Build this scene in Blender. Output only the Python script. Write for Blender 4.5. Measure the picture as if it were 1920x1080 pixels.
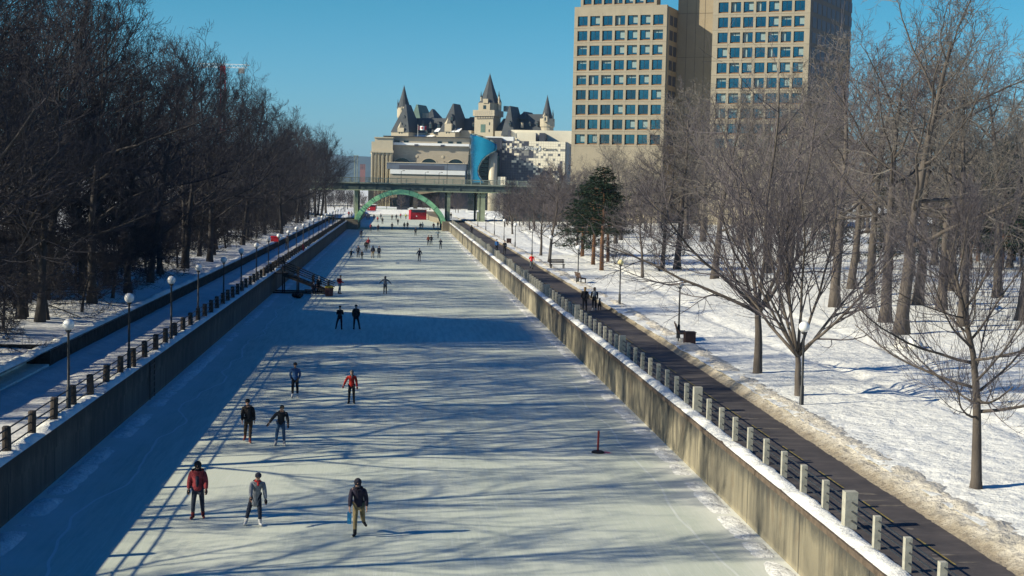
import bpy, bmesh, math, random
import numpy as np
from mathutils import Vector, Matrix
R = math.radians
for o in list(bpy.data.objects): bpy.data.objects.remove(o)
SC = bpy.context.scene
COL = SC.collection

# ------------------------------------------------------------------ camera
F_PX, CAM_H = 2667.0, 11.0                      # focal length in photo pixels, eye height above the ice
def _cam_axes(vx=750, vy=344, roll=.022):
    a = Vector(((vx-960)/F_PX, (540-vy)/F_PX, -1)).normalized()
    h = Vector((math.cos(roll), -math.sin(roll), 0))
    z = h.cross(a).normalized()
    return a.cross(z), a, z
AX, AY, AZ = _cam_axes()
cd = bpy.data.cameras.new('camera'); cam = bpy.data.objects.new('camera', cd); COL.objects.link(cam)
cd.sensor_width = 36; cd.lens = 36*F_PX/1920; cd.clip_start = .5; cd.clip_end = 30000
m = Matrix((AX, AY, AZ)).to_4x4(); m.translation = (0, 0, CAM_H)
cam.matrix_world = m
SC.camera = cam
# ------------------------------------------------------------------ light
SUN_EL, SUN_SIDE = R(27), R(14)
w = bpy.data.worlds.new('World'); SC.world = w; w.use_nodes = True
nt = w.node_tree; bg = nt.nodes['Background']
sky = nt.nodes.new('ShaderNodeTexSky'); sky.sky_type = 'NISHITA'; sky.sun_disc = False
sky.sun_elevation = SUN_EL; sky.sun_rotation = math.atan2(-math.cos(SUN_SIDE), -math.sin(SUN_SIDE))
sky.air_density = 1.0; sky.dust_density = .6; sky.ozone_density = 1.6; sky.altitude = 80
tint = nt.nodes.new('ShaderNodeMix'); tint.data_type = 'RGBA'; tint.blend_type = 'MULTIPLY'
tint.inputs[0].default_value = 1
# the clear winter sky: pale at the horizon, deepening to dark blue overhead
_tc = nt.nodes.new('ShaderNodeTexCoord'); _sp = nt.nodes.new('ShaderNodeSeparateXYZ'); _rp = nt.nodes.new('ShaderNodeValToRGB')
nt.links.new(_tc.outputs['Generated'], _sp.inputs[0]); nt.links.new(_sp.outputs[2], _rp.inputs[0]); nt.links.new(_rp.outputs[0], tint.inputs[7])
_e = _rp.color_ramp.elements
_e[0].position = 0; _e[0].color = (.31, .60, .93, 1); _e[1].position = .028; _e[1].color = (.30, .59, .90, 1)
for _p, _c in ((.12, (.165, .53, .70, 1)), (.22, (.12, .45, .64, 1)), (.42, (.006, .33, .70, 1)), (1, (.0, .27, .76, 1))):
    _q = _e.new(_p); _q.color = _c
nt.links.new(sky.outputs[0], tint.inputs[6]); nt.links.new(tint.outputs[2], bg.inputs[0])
bg.inputs[1].default_value = .10
sd = bpy.data.lights.new('sun', 'SUN'); sd.energy = 5.0; sd.angle = R(.53); sd.color = (1, .91, .70)
so = bpy.data.objects.new('sun', sd); COL.objects.link(so)
S = Vector((-math.cos(SUN_SIDE)*math.cos(SUN_EL), -math.sin(SUN_SIDE)*math.cos(SUN_EL), math.sin(SUN_EL)))
so.rotation_euler = S.to_track_quat('Z', 'Y').to_euler(); so.location = S*200
SC.view_settings.view_transform = 'Standard'; SC.view_settings.look = 'None'
SC.view_settings.exposure = .66; SC.view_settings.gamma = 1
SC.cycles.max_bounces = 5; SC.cycles.diffuse_bounces = 2; SC.cycles.glossy_bounces = 2
SC.cycles.transmission_bounces = 2; SC.cycles.transparent_max_bounces = 4

# ------------------------------------------------------------------ survey helpers: where a spot of the photo lies in the place
def ray(x, y):
    v = Vector(((x-960)/F_PX, (540-y)/F_PX, -1))
    return AX*v.x + AY*v.y + AZ*v.z
def _ray(x, y):
    v = ((x-960)/F_PX, (540-y)/F_PX, -1)
    return Vector((AX.x*v[0]+AX.y*v[1]+AX.z*v[2], AY.x*v[0]+AY.y*v[1]+AY.z*v[2], AZ.x*v[0]+AZ.y*v[1]+AZ.z*v[2]))
# rows of the camera matrix are world axes in camera space
def ray(x, y): return _ray(x, y)
def at(x, y, z=0.):
    d = ray(x, y); t = (z-CAM_H)/d.z
    return Vector((d.x*t, d.y*t, z))
def on(x, y, Y):
    d = ray(x, y); t = Y/d.y
    return Vector((d.x*t, Y, CAM_H+d.z*t))

# ------------------------------------------------------------------ object helpers
def tag(o, label=None, cat=None, group=None, kind=None):
    if label: o['label'] = label
    if cat: o['category'] = cat
    if group: o['group'] = group
    if kind: o['kind'] = kind
    return o
def thing(name, label, cat, loc=(0, 0, 0), rz=0, group=None):
    o = bpy.data.objects.new(name, None); COL.objects.link(o)
    o.empty_display_size = .3
    o.location = loc; o.rotation_euler = (0, 0, rz)
    return tag(o, label, cat, group)
class MB:
    """collects shapes into one mesh"""
    def __init__(s): s.v = []; s.f = []; s.mi = []; s.m = 0
    def add(s, vs, fs):
        b = len(s.v); s.v += [tuple(p) for p in vs]
        s.f += [tuple(i+b for i in f) for f in fs]; s.mi += [s.m]*len(fs)
        return s
    def box(s, x0, x1, y0, y1, z0, z1, rz=0, c=None):
        vs = [(x, y, z) for z in (z0, z1) for x, y in ((x0, y0), (x1, y0), (x1, y1), (x0, y1))]
        if rz:
            c = c or ((x0+x1)/2, (y0+y1)/2); C_, S_ = math.cos(rz), math.sin(rz)
            vs = [(c[0]+(x-c[0])*C_-(y-c[1])*S_, c[1]+(x-c[0])*S_+(y-c[1])*C_, z) for x, y, z in vs]
        return s.add(vs, [(3, 2, 1, 0), (4, 5, 6, 7), (0, 1, 5, 4), (1, 2, 6, 5), (2, 3, 7, 6), (3, 0, 4, 7)])
    def poly(s, pts, z0, z1, cap=True):
        n = len(pts)
        vs = [(x, y, z0) for x, y in pts]+[(x, y, z1) for x, y in pts]
        fs = [(i, (i+1) % n, n+(i+1) % n, n+i) for i in range(n)]
        if cap: fs += [tuple(range(n, 2*n)), tuple(range(n-1, -1, -1))]
        return s.add(vs, fs)
    def tube(s, pts, rad, k=8, cap=True):
        pts = [Vector(p) for p in pts]
        rad = rad if isinstance(rad, (list, tuple)) else [rad]*len(pts)
        vs = []; u = None
        for i, p in enumerate(pts):
            d = (pts[min(i+1, len(pts)-1)]-pts[max(i-1, 0)])
            d = d.normalized() if d.length > 1e-9 else Vector((0, 0, 1))
            if u is None: u = d.orthogonal().normalized()
            u = (u-d*u.dot(d)); u = u.normalized() if u.length > 1e-6 else d.orthogonal().normalized()
            w_ = d.cross(u)
            for j in range(k):
                a = 2*math.pi*j/k
                vs.append(p+(u*math.cos(a)+w_*math.sin(a))*rad[i])
        fs = [(i*k+j, i*k+(j+1) % k, (i+1)*k+(j+1) % k, (i+1)*k+j) for i in range(len(pts)-1) for j in range(k)]
        if cap: fs += [tuple(range(k-1, -1, -1)), tuple(range((len(pts)-1)*k, len(pts)*k))]
        return s.add(vs, fs)
    def lathe(s, c, prof, k=12):
        vs = []; n = len(prof)
        for r_, z in prof:
            for j in range(k):
                a = 2*math.pi*j/k; vs.append((c[0]+r_*math.cos(a), c[1]+r_*math.sin(a), c[2]+z))
        fs = [(i*k+j, i*k+(j+1) % k, (i+1)*k+(j+1) % k, (i+1)*k+j) for i in range(n-1) for j in range(k)]
        fs += [tuple(range(k-1, -1, -1)), tuple(range((n-1)*k, n*k))]
        return s.add(vs, fs)
    def ball(s, c, r, k=10, n=7, q=None):
        r = r if isinstance(r, (tuple, list)) else (r, r, r)
        vs = [];
        for i in range(n+1):
            th = math.pi*i/n
            rr = max(math.sin(th), .02)
            for j in range(k):
                a = 2*math.pi*j/k
                p = Vector((r[0]*rr*math.cos(a), r[1]*rr*math.sin(a), -r[2]*math.cos(th)))
                if q: p = q @ p
                vs.append(Vector(c)+p)
        fs = [(i*k+j, i*k+(j+1) % k, (i+1)*k+(j+1) % k, (i+1)*k+j) for i in range(n) for j in range(k)]
        return s.add(vs, fs)
    def hip(s, x0, x1, y0, y1, z0, z1, rx0, rx1, ry0=None, ry1=None):
        """roof over a rectangle, ridge (or flat top) rx0..rx1"""
        ym = (y0+y1)/2; ry0 = ym-.05 if ry0 is None else ry0; ry1 = ym+.05 if ry1 is None else ry1
        vs = [(x0, y0, z0), (x1, y0, z0), (x1, y1, z0), (x0, y1, z0), (rx0, ry0, z1), (rx1, ry0, z1), (rx1, ry1, z1), (rx0, ry1, z1)]
        return s.add(vs, [(3, 2, 1, 0), (4, 5, 6, 7), (0, 1, 5, 4), (1, 2, 6, 5), (2, 3, 7, 6), (3, 0, 4, 7)])
    def mesh(s, name, mats, smooth=False, off=(0, 0, 0)):
        me = bpy.data.meshes.new(name)
        vs = s.v
        if any(off): vs = [(a-off[0], b-off[1], c-off[2]) for a, b, c in vs]
        me.from_pydata(vs, [], s.f)
        for mt in (mats if isinstance(mats, (list, tuple)) else [mats]):
            if mt: me.materials.append(mt)
        if any(s.mi): me.polygons.foreach_set('material_index', s.mi)
        if smooth: me.polygons.foreach_set('use_smooth', [True]*len(me.polygons))
        me.update()
        return me
    def build(s, name, mats, parent=None, smooth=False, off=(0, 0, 0), label=None):
        return link(name, s.mesh(name, mats, smooth, off), parent, label)
def link(name, me, parent=None, label=None, loc=None):
    o = bpy.data.objects.new(name, me); COL.objects.link(o)
    if parent is not None: o.parent = parent
    if label: o['label'] = label
    if loc is not None: o.location = loc
    return o
def kids(o): return [c for c in bpy.data.objects if c.parent == o]
_KIDS = {}
def copy_tree(root, loc=None, rz=None, sc=None, label=None, children=None):
    """a copy of a thing with copies of its parts and sub-parts"""
    r = root.copy(); COL.objects.link(r)
    if loc is not None: r.location = loc
    if rz is not None: r.rotation_euler = (0, 0, rz)
    if sc is not None: r.scale = sc if isinstance(sc, (tuple, list)) else (sc, sc, sc)
    if label: r['label'] = label
    for ch in _KIDS.setdefault(root.name, kids(root)):
        c = ch.copy(); COL.objects.link(c); c.parent = r
        for g in _KIDS.setdefault(ch.name, kids(ch)):
            d = g.copy(); COL.objects.link(d); d.parent = c
    return r

# ------------------------------------------------------------------ materials
def mat(name, col, rough=.8, var=.25, scale=3., bump=0., metal=0., spec=.3, col2=None, stretch=(1, 1, 1), emit=None, bscale=None):
    m_ = bpy.data.materials.new(name); m_.use_nodes = True
    t = m_.node_tree; b = t.nodes['Principled BSDF']
    b.inputs['Roughness'].default_value = rough; b.inputs['Metallic'].default_value = metal
    b.inputs['Specular IOR Level'].default_value = spec
    tc = t.nodes.new('ShaderNodeTexCoord'); mp = t.nodes.new('ShaderNodeMapping'); mp.inputs['Scale'].default_value = stretch
    t.links.new(tc.outputs['Object'], mp.inputs[0])
    n = t.nodes.new('ShaderNodeTexNoise'); n.inputs['Scale'].default_value = scale; n.inputs['Detail'].default_value = 5
    n.inputs['Roughness'].default_value = .65
    t.links.new(mp.outputs[0], n.inputs['Vector'])
    rp = t.nodes.new('ShaderNodeValToRGB'); rp.color_ramp.elements[0].position = .3; rp.color_ramp.elements[1].position = .7
    c2 = col2 or tuple(min(1, c*(1+var)) for c in col); c1 = col if col2 else tuple(c*(1-var) for c in col)
    rp.color_ramp.elements[0].color = (*c1, 1); rp.color_ramp.elements[1].color = (*c2, 1)
    t.links.new(n.outputs[0], rp.inputs[0]); t.links.new(rp.outputs[0], b.inputs['Base Color'])
    if bump:
        bp = t.nodes.new('ShaderNodeBump'); bp.inputs['Strength'].default_value = bump; bp.inputs['Distance'].default_value = .05
        nb = n
        if bscale:
            nb = t.nodes.new('ShaderNodeTexNoise'); nb.inputs['Scale'].default_value = bscale; nb.inputs['Detail'].default_value = 4
            t.links.new(mp.outputs[0], nb.inputs['Vector'])
        t.links.new(nb.outputs[0], bp.inputs['Height']); t.links.new(bp.outputs[0], b.inputs['Normal'])
    if emit: b.inputs['Emission Color'].default_value = (*emit, 1); b.inputs['Emission Strength'].default_value = 1
    return m_
class N:
    """tiny node-graph helper"""
    def __init__(s, m_): s.t = m_.node_tree; s.b = s.t.nodes['Principled BSDF']
    def new(s, ty, **kw):
        n = s.t.nodes.new(ty)
        for k, v in kw.items(): setattr(n, k, v)
        return n
    def l(s, a, b): s.t.links.new(a, b)
    def coord(s, sc=(1, 1, 1)):
        tc = s.new('ShaderNodeTexCoord'); mp = s.new('ShaderNodeMapping'); mp.inputs['Scale'].default_value = sc
        s.l(tc.outputs['Object'], mp.inputs[0]); return mp.outputs[0]
    def noise(s, v, scale, detail=4, rough=.6):
        n = s.new('ShaderNodeTexNoise'); n.inputs['Scale'].default_value = scale; n.inputs['Detail'].default_value = detail
        n.inputs['Roughness'].default_value = rough; s.l(v, n.inputs['Vector']); return n.outputs[0]
    def ramp(s, f, p0, p1, c0=(0, 0, 0, 1), c1=(1, 1, 1, 1)):
        r = s.new('ShaderNodeValToRGB'); e = r.color_ramp.elements
        e[0].position = p0; e[1].position = p1; e[0].color = c0; e[1].color = c1
        s.l(f, r.inputs[0]); return r.outputs[0]
    def mix(s, f, a, b, mode='MIX'):
        n = s.new('ShaderNodeMix'); n.data_type = 'RGBA'; n.blend_type = mode
        for v, i in ((f, 0), (a, 6), (b, 7)):
            if hasattr(v, 'links'): s.l(v, n.inputs[i])
            else: n.inputs[i].default_value = v if i == 0 else (*v, 1)[:4]
        return n.outputs[2]
    def math(s, op, a, b=0., c=0.):
        n = s.new('ShaderNodeMath', operation=op)
        for v, i in ((a, 0), (b, 1), (c, 2)):
            if hasattr(v, 'links'): s.l(v, n.inputs[i])
            else: n.inputs[i].default_value = v
        return n.outputs[0]
    def bump(s, h, st, dist=.05):
        n = s.new('ShaderNodeBump'); n.inputs['Strength'].default_value = st; n.inputs['Distance'].default_value = dist
        s.l(h, n.inputs['Height']); s.l(n.outputs[0], s.b.inputs['Normal'])
    def xyz(s, v):
        n = s.new('ShaderNodeSeparateXYZ'); s.l(v, n.inputs[0]); return n.outputs
def blank(name, rough=.8, spec=.3):
    m_ = bpy.data.materials.new(name); m_.use_nodes = True
    n = N(m_); n.b.inputs['Roughness'].default_value = rough; n.b.inputs['Specular IOR Level'].default_value = spec
    return m_, n

def make_ice():
    m_, n = blank('ice', .42, .2)
    v = n.coord(); x, y, z = n.xyz(v)
    big = n.ramp(n.noise(n.coord((.9, .22, 1)), .25, 5), .35, .7)
    c = n.mix(big, (.45, .49, .40), (.575, .60, .50))
    scr = n.ramp(n.noise(n.coord((1.6, .12, 1)), 2.2, 6, .75), .45, .62)          # lengthwise skate wear
    c = n.mix(n.math('MULTIPLY', scr, .28), c, (.30, .36, .33))
    fine = n.ramp(n.noise(n.coord((1, .5, 1)), 9, 4, .8), .4, .75)
    c = n.mix(n.math('MULTIPLY', fine, .30), c, (.58, .59, .53))
    for ang, fq in ((.5, 1.5), (-.7, 1.9), (.12, 2.6)):        # crossing blade cuts
        mp = n.new('ShaderNodeMapping'); tcx = n.new('ShaderNodeTexCoord'); mp.inputs['Rotation'].default_value = (0, 0, ang); mp.inputs['Scale'].default_value = (fq*3, fq*.10, 1)
        n.l(tcx.outputs['Object'], mp.inputs[0]); cut = n.ramp(n.noise(mp.outputs[0], 2.4, 3, .5), .60, .68)
        c = n.mix(n.math('MULTIPLY', cut, .35), c, (.62, .64, .58))
    # swept snow left along the walls
    wob = n.noise(v, .35, 4); wob2 = n.noise(v, 2.2, 5, .7)
    e = n.math('ADD', x, n.math('MULTIPLY', n.math('SUBTRACT', wob, .5), 2.6))
    e = n.math('ADD', e, n.math('MULTIPLY', n.math('SUBTRACT', wob2, .5), 1.2))
    mr = n.new('ShaderNodeMapRange'); mr.inputs[1].default_value = 9.7; mr.inputs[2].default_value = 11.2; n.l(e, mr.inputs[0])
    ml = n.new('ShaderNodeMapRange'); ml.inputs[1].default_value = -9.9; ml.inputs[2].default_value = -11.6; n.l(e, ml.inputs[0])
    snow = n.math('MAXIMUM', mr.outputs[0], ml.outputs[0])
    c = n.mix(n.math('MULTIPLY', snow, .8), c, (.66, .66, .60))
    # thin pressure crack running along the shaded side, and one on the sunny side
    def crack(x0, amp):
        w1 = n.noise(n.coord((0, 1, 0)), .12, 2.2, .5)
        d = n.math('ABSOLUTE', n.math('SUBTRACT', x, n.math('ADD', x0, n.math('MULTIPLY', n.math('SUBTRACT', w1, .5), amp))))
        return n.math('LESS_THAN', d, .045)
    ck = n.math('MAXIMUM', crack(-9.9, 3.2), n.math('MULTIPLY', crack(9.7, 1.2), .6))
    c = n.mix(n.math('MULTIPLY', ck, .6), c, (.72, .74, .72))
    n.l(c, n.b.inputs['Base Color'])
    rg = n.math('ADD', .5, n.math('MULTIPLY', n.math('MAXIMUM', snow, scr), .4)); n.l(rg, n.b.inputs['Roughness'])
    h = n.math('ADD', n.math('MULTIPLY', n.noise(v, 7, 5, .7), n.math('ADD', .15, n.math('MULTIPLY', snow, 1.6))), n.math('MULTIPLY', ck, .4))
    n.bump(h, .15, .015)
    return m_
def make_snow(name='snow', c0=(.66, .66, .62), c1=(.76, .76, .72), bump=.9, dirt=0., dcol=(.40, .31, .19), bs=2.0):
    m_, n = blank(name, .7, .25)
    v = n.coord()
    c = n.mix(n.ramp(n.noise(v, .8, 5), .3, .7), c0, c1)
    if dirt:
        d = n.ramp(n.noise(v, 1.3, 6, .75), .72-dirt, .80)
        if name == 'dirty_snow':                # grit thrown from the path lies thickest at its edge
            at_ = n.new('ShaderNodeAttribute', attribute_name='dirt')
            d = n.ramp(n.math('SUBTRACT', n.math('MULTIPLY', at_.outputs['Fac'], 1.25), n.noise(v, 2.2, 6, .8)), .0, .62)
        c = n.mix(n.math('MULTIPLY', d, 1.), c, dcol)
    n.l(c, n.b.inputs['Base Color'])
    vo = n.new('ShaderNodeTexVoronoi'); vo.inputs['Scale'].default_value = bs*.9; vo.feature = 'SMOOTH_F1'; n.l(v, vo.inputs['Vector'])
    h = n.math('ADD', n.math('MULTIPLY', n.noise(v, bs, 6, .62), 1.2), n.math('MULTIPLY', vo.outputs[0], .5))
    n.bump(h, bump, .16)
    return m_
def make_wall(name, base, dark, warm):
    m_, n = blank(name, .88, .2)
    v = n.coord(); x, y, z = n.xyz(v)
    c = n.mix(n.ramp(n.noise(v, .5, 6, .7), .3, .7), base, tuple(q*1.25 for q in base))
    st = n.ramp(n.noise(n.coord((1, 1, .08)), 1.5, 6, .72), .43, .60)               # rain streaks
    topf = n.new('ShaderNodeMapRange'); topf.inputs[1].default_value = .1; topf.inputs[2].default_value = 1.9
    topf.inputs[3].default_value = .42; topf.inputs[4].default_value = .95; n.l(z, topf.inputs[0])
    c = n.mix(n.math('MULTIPLY', st, topf.outputs[0]), c, dark)
    big = n.ramp(n.noise(n.coord((1, .10, .10)), 1.0, 4, .6), .5, .68)
    c = n.mix(n.math('MULTIPLY', big, .6), c, tuple(q*1.3 for q in dark))
    rust = n.math('MULTIPLY', n.ramp(n.noise(n.coord((1, 1, .3)), 1.1, 5, .7), .55, .7), n.ramp(z, .55, .95))
    c = n.mix(n.math('MULTIPLY', rust, .55), c, warm)
    pn = n.new('ShaderNodeTexWhiteNoise', noise_dimensions='1D'); n.l(n.math('FLOOR', n.math('ADD', n.math('DIVIDE', y, 6.1), .5)), pn.inputs['W'])
    c = n.mix(n.math('MULTIPLY', pn.outputs['Value'], .45), c, tuple(q*.55 for q in base))      # each pour its own grey
    lm = n.new('ShaderNodeMapRange'); lm.inputs[1].default_value = 2.05; lm.inputs[2].default_value = 2.5; n.l(n.math('ADD', z, n.math('MULTIPLY', n.noise(n.coord((1, 1, .4)), 1.3, 6, .75), 1.5)), lm.inputs[0])
    c = n.mix(n.math('MULTIPLY', lm.outputs[0], .75), c, dark)
    ft = n.new('ShaderNodeMapRange'); ft.inputs[1].default_value = .35; ft.inputs[2].default_value = .02; n.l(n.math('ADD', z, n.math('MULTIPLY', n.noise(v, 2., 4), .3)), ft.inputs[0])
    c = n.mix(n.math('MULTIPLY', ft.outputs[0], .5), c, tuple(min(1, q*1.9) for q in base))     # frost at the foot
    jt = n.math('LESS_THAN', n.math('ABSOLUTE', n.math('SUBTRACT', n.math('FRACT', n.math('DIVIDE', y, 6.1)), .5)), .007)
    c = n.mix(n.math('MULTIPLY', jt, .8), c, (.03, .03, .03))
    n.l(c, n.b.inputs['Base Color'])
    n.bump(n.noise(v, 5, 6, .7), .5, .05)
    return m_
def make_asphalt():
    m_, n = blank('asphalt', .85, .25)
    v = n.coord(); x, y, z = n.xyz(v)
    c = n.mix(n.ramp(n.noise(v, .6, 6, .7), .35, .7), (.040, .037, .040), (.075, .066, .066))
    pt = n.ramp(n.noise(n.coord((.35, 1.8, 1)), 1.1, 6, .75), .50, .68)
    c = n.mix(n.math('MULTIPLY', pt, .45), c, (.15, .13, .12))
    n.l(c, n.b.inputs['Base Color']); n.bump(n.noise(v, 20, 4, .7), .4, .02)
    return m_
def make_bark(name, a, b):
    m_, n = blank(name, .9, .15)
    oi = n.new('ShaderNodeObjectInfo')
    c = n.mix(n.ramp(n.noise(n.coord((1, 1, .25)), 3., 5, .7), .3, .7), a, b)
    c = n.mix(n.math('MULTIPLY', oi.outputs['Random'], .35), c, tuple(q*.62 for q in a))
    n.l(c, n.b.inputs['Base Color']); n.bump(n.noise(n.coord((1, 1, .2)), 14, 4, .7), .6, .03)
    return m_
def make_block_stone(name, c0, c1, s=1.2, mortar=.8):
    m_, n = blank(name, .88, .2)
    v = n.coord(); x, y, z = n.xyz(v)
    cv = n.new('ShaderNodeCombineXYZ'); n.l(n.math('ADD', x, n.math('MULTIPLY', y, .83)), cv.inputs[0]); n.l(z, cv.inputs[1])
    b = n.new('ShaderNodeTexBrick'); b.inputs['Scale'].default_value = 1/s; b.inputs['Mortar Size'].default_value = .02
    b.inputs['Color1'].default_value = (*c0, 1); b.inputs['Color2'].default_value = (*c1, 1); b.inputs['Mortar'].default_value = (*[q*mortar for q in c0], 1)
    n.l(cv.outputs[0], b.inputs['Vector'])
    c = n.mix(n.math('MULTIPLY', n.ramp(n.noise(v, .12, 5, .7), .35, .7), .5), b.outputs[0], tuple(q*.78 for q in c0))
    n.l(c, n.b.inputs['Base Color']); return m_

M = {}
M['ice'] = make_ice()
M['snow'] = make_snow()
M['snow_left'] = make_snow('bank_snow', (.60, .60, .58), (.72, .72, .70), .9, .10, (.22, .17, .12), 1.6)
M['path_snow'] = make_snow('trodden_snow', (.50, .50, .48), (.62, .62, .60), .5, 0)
M['dirty_snow'] = make_snow('dirty_snow', (.46, .42, .34), (.64, .60, .52), 1.0, .75, (.235, .20, .15), 3.5)
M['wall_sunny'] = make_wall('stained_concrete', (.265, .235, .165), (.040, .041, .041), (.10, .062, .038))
M['wall_shade'] = make_wall('shaded_concrete', (.115, .105, .09), (.035, .034, .033), (.08, .06, .045))  # same wall recipe, with the left side's shade put into darker colours
M['coping'] = mat('rusty_coping', (.10, .075, .055), .9, .5, 2.5, .6)
M['asphalt'] = make_asphalt()
M['line'] = mat('faded_yellow_line', (.20, .15, .045), .8, .5, 5)
M['salt'] = mat('worn_patch', (.12, .105, .092), .9, .4, 4)
M['post'] = mat('pale_post', (.34, .33, .275), .8, .22, 4, .3)
M['wood_post'] = mat('dark_timber', (.050, .040, .034), .85, .45, 5, .4)
M['rail'] = mat('rail_iron', (.022, .026, .032), .5, .3, 8)
M['iron'] = mat('lamp_iron', (.02, .022, .026), .5, .3, 8)
M['globe'] = mat('opal_globe', (.72, .72, .70), .25, .06, 3, 0, 0, .5)
M['globe_y'] = mat('yellowed_globe', (.68, .60, .30), .3, .06, 3, 0, 0, .5)
M['bark_left'] = make_bark('shaded_bark', (.035, .033, .035), (.068, .062, .060))  # shade of the left wood put into darker bark and twig colours
M['twig_left'] = make_bark('shaded_twigs', (.034, .033, .040), (.055, .052, .060))
M['bark_park'] = make_bark('grey_bark', (.066, .056, .050), (.135, .115, .100))
M['twig_park'] = make_bark('lilac_twigs', (.082, .072, .080), (.135, .118, .124))
M['twig_tan'] = make_bark('tan_twigs', (.120, .108, .098), (.195, .176, .158))
M['bark_pine'] = make_bark('orange_bark', (.14, .075, .045), (.22, .12, .07))
M['needle'] = mat('pine_needles', (.010, .026, .013), .8, .7, 1.2)
M['needle_dark'] = mat('dark_conifer', (.010, .028, .014), .85, .6, 1.2)
M['bench'] = mat('bench_timber', (.06, .035, .025), .7, .3, 6)
M['bin'] = mat('bin_brown', (.05, .026, .022), .6, .25, 4)
M['arch'] = mat('green_steel', (.30, .64, .34), .55, .18, .8)
M['arch_joint'] = mat('dark_green_steel', (.02, .07, .04), .6, .2, 2)
M['pale_green'] = mat('pale_green_pier', (.26, .30, .20), .75, .2, .7)
M['deck'] = mat('deck_concrete', (.065, .090, .088), .8, .3, .5)
M['bridge_rail'] = mat('bridge_parapet', (.21, .24, .20), .7, .2, 1)
M['stone'] = make_block_stone('abutment_stone', (.28, .24, .17), (.20, .17, .13), .6, .5)
M['red'] = mat('red_paint', (.36, .012, .022), .55, .15, 2)
M['white'] = mat('white_paint', (.75, .74, .70), .6, .08, 2)
M['tower'] = mat('precast_beige', (.27, .235, .175), .85, .10, .35)
M['tower_core'] = mat('precast_panel', (.27, .22, .15), .85, .08, .3)
M['sill'] = mat('brown_sill', (.20, .115, .055), .8, .15, 1)
M['dark_metal'] = mat('bronze_mullion', (.02, .022, .025), .5, .2, 3)
M['joint'] = mat('panel_joint', (.13, .105, .08), .9, .1, 1)
M['blind'] = mat('window_blind', (.20, .27, .27), .7, .12, .6)
def glass(name, col, rough=.06, spec=.9, var=.3, scale=.4):
    m_ = mat(name, col, rough, var, scale, 0, 0, spec); return m_
M['glass'] = glass('office_glass', (.012, .05, .085), .05, 1.0)
M['glass_dark'] = glass('dark_glass', (.010, .018, .022), .08, .7)
M['glass_blue'] = glass('blue_curtain_glass', (.006, .10, .22), .10, 1.0, .35, .15)
M['slate'] = mat('slate_roof', (.044, .050, .056), .75, .22, .35)
M['copper'] = mat('patina_roof', (.07, .12, .10), .7, .25, .4)
M['cream'] = make_block_stone('cream_stone', (.42, .365, .27), (.37, .32, .235), 1.5, .75)
M['station'] = make_block_stone('limestone', (.43, .375, .29), (.37, .32, .25), 1.8, .8)
M['station_light'] = make_block_stone('pale_limestone', (.56, .49, .36), (.50, .44, .33), 2., .8)
M['roof_snow'] = mat('roof_snow', (.82, .82, .80), .8, .06, .3, .3)
M['blue_wall'] = mat('slate_blue_wall', (.10, .125, .165), .7, .15, .4)
M['panel_white'] = mat('white_panel', (.70, .64, .50), .7, .06, .3)
M['panel_grey'] = mat('grey_panel', (.21, .21, .20), .7, .08, .3)
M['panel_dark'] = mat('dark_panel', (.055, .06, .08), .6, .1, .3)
M['silver'] = mat('brushed_column', (.45, .40, .30), .45, .1, .4)
M['letter'] = mat('sign_letters', (.60, .62, .62), .5, .05, 1)
M['hill'] = mat('wooded_hill', (.05, .06, .05), .95, .5, .004, 0, 0, .1, None)
M['brick'] = mat('far_brick', (.25, .10, .07), .85, .2, .5)
M['timber'] = mat('stair_timber', (.035, .03, .026), .85, .35, 3)
M['black'] = mat('black_cloth', (.012, .013, .018), .85, .3, 6)
M['skin'] = mat('skin', (.42, .24, .17), .6, .08, 10)
M['steel'] = mat('blade_steel', (.5, .5, .5), .3, .1, 5, 0, .9)

# ------------------------------------------------------------------ value noise for terrain
_rs = np.random.RandomState(7); _LAT = _rs.rand(256, 256)
def vnoise(x, y):
    xi = np.floor(x).astype(int); yi = np.floor(y).astype(int); fx = x-xi; fy = y-yi
    fx = fx*fx*(3-2*fx); fy = fy*fy*(3-2*fy)
    g = lambda a, b: _LAT[a % 256, b % 256]
    return (g(xi, yi)*(1-fx)+g(xi+1, yi)*fx)*(1-fy)+(g(xi, yi+1)*(1-fx)+g(xi+1, yi+1)*fx)*fy
def fbm(x, y, o=4):
    s_ = 0; a = 1; t = 0
    for i in range(o): s_ = s_+a*vnoise(x*2**i+i*17.3, y*2**i+i*9.1); t += a; a *= .5
    return s_/t-.5
def grid_mesh(name, xs, ys, zf, mt, smooth=True):
    X, Y = np.meshgrid(np.array(xs, float), np.array(ys, float)); Z = zf(X, Y)
    nx, ny = len(xs), len(ys)
    co = np.stack([X, Y, Z], -1).reshape(-1, 3).astype(np.float32)
    i = np.arange(nx*ny).reshape(ny, nx)
    fa = np.stack([i[:-1, :-1], i[:-1, 1:], i[1:, 1:], i[1:, :-1]], -1).reshape(-1, 4)
    return np_mesh(name, co, fa, mt, smooth)
def np_mesh(name, co, fa, mt, smooth=False):
    me = bpy.data.meshes.new(name); k = fa.shape[1]
    me.vertices.add(len(co)); me.vertices.foreach_set('co', np.ascontiguousarray(co, np.float32).ravel())
    me.loops.add(fa.size); me.loops.foreach_set('vertex_index', np.ascontiguousarray(fa, np.int32).ravel())
    me.polygons.add(len(fa)); me.polygons.foreach_set('loop_start', np.arange(0, fa.size, k, dtype=np.int32))
    me.polygons.foreach_set('loop_total', np.full(len(fa), k, np.int32))
    me.polygons.foreach_set('use_smooth', np.full(len(fa), smooth))
    me.materials.append(mt); me.update(calc_edges=True); me.validate()
    return me
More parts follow.
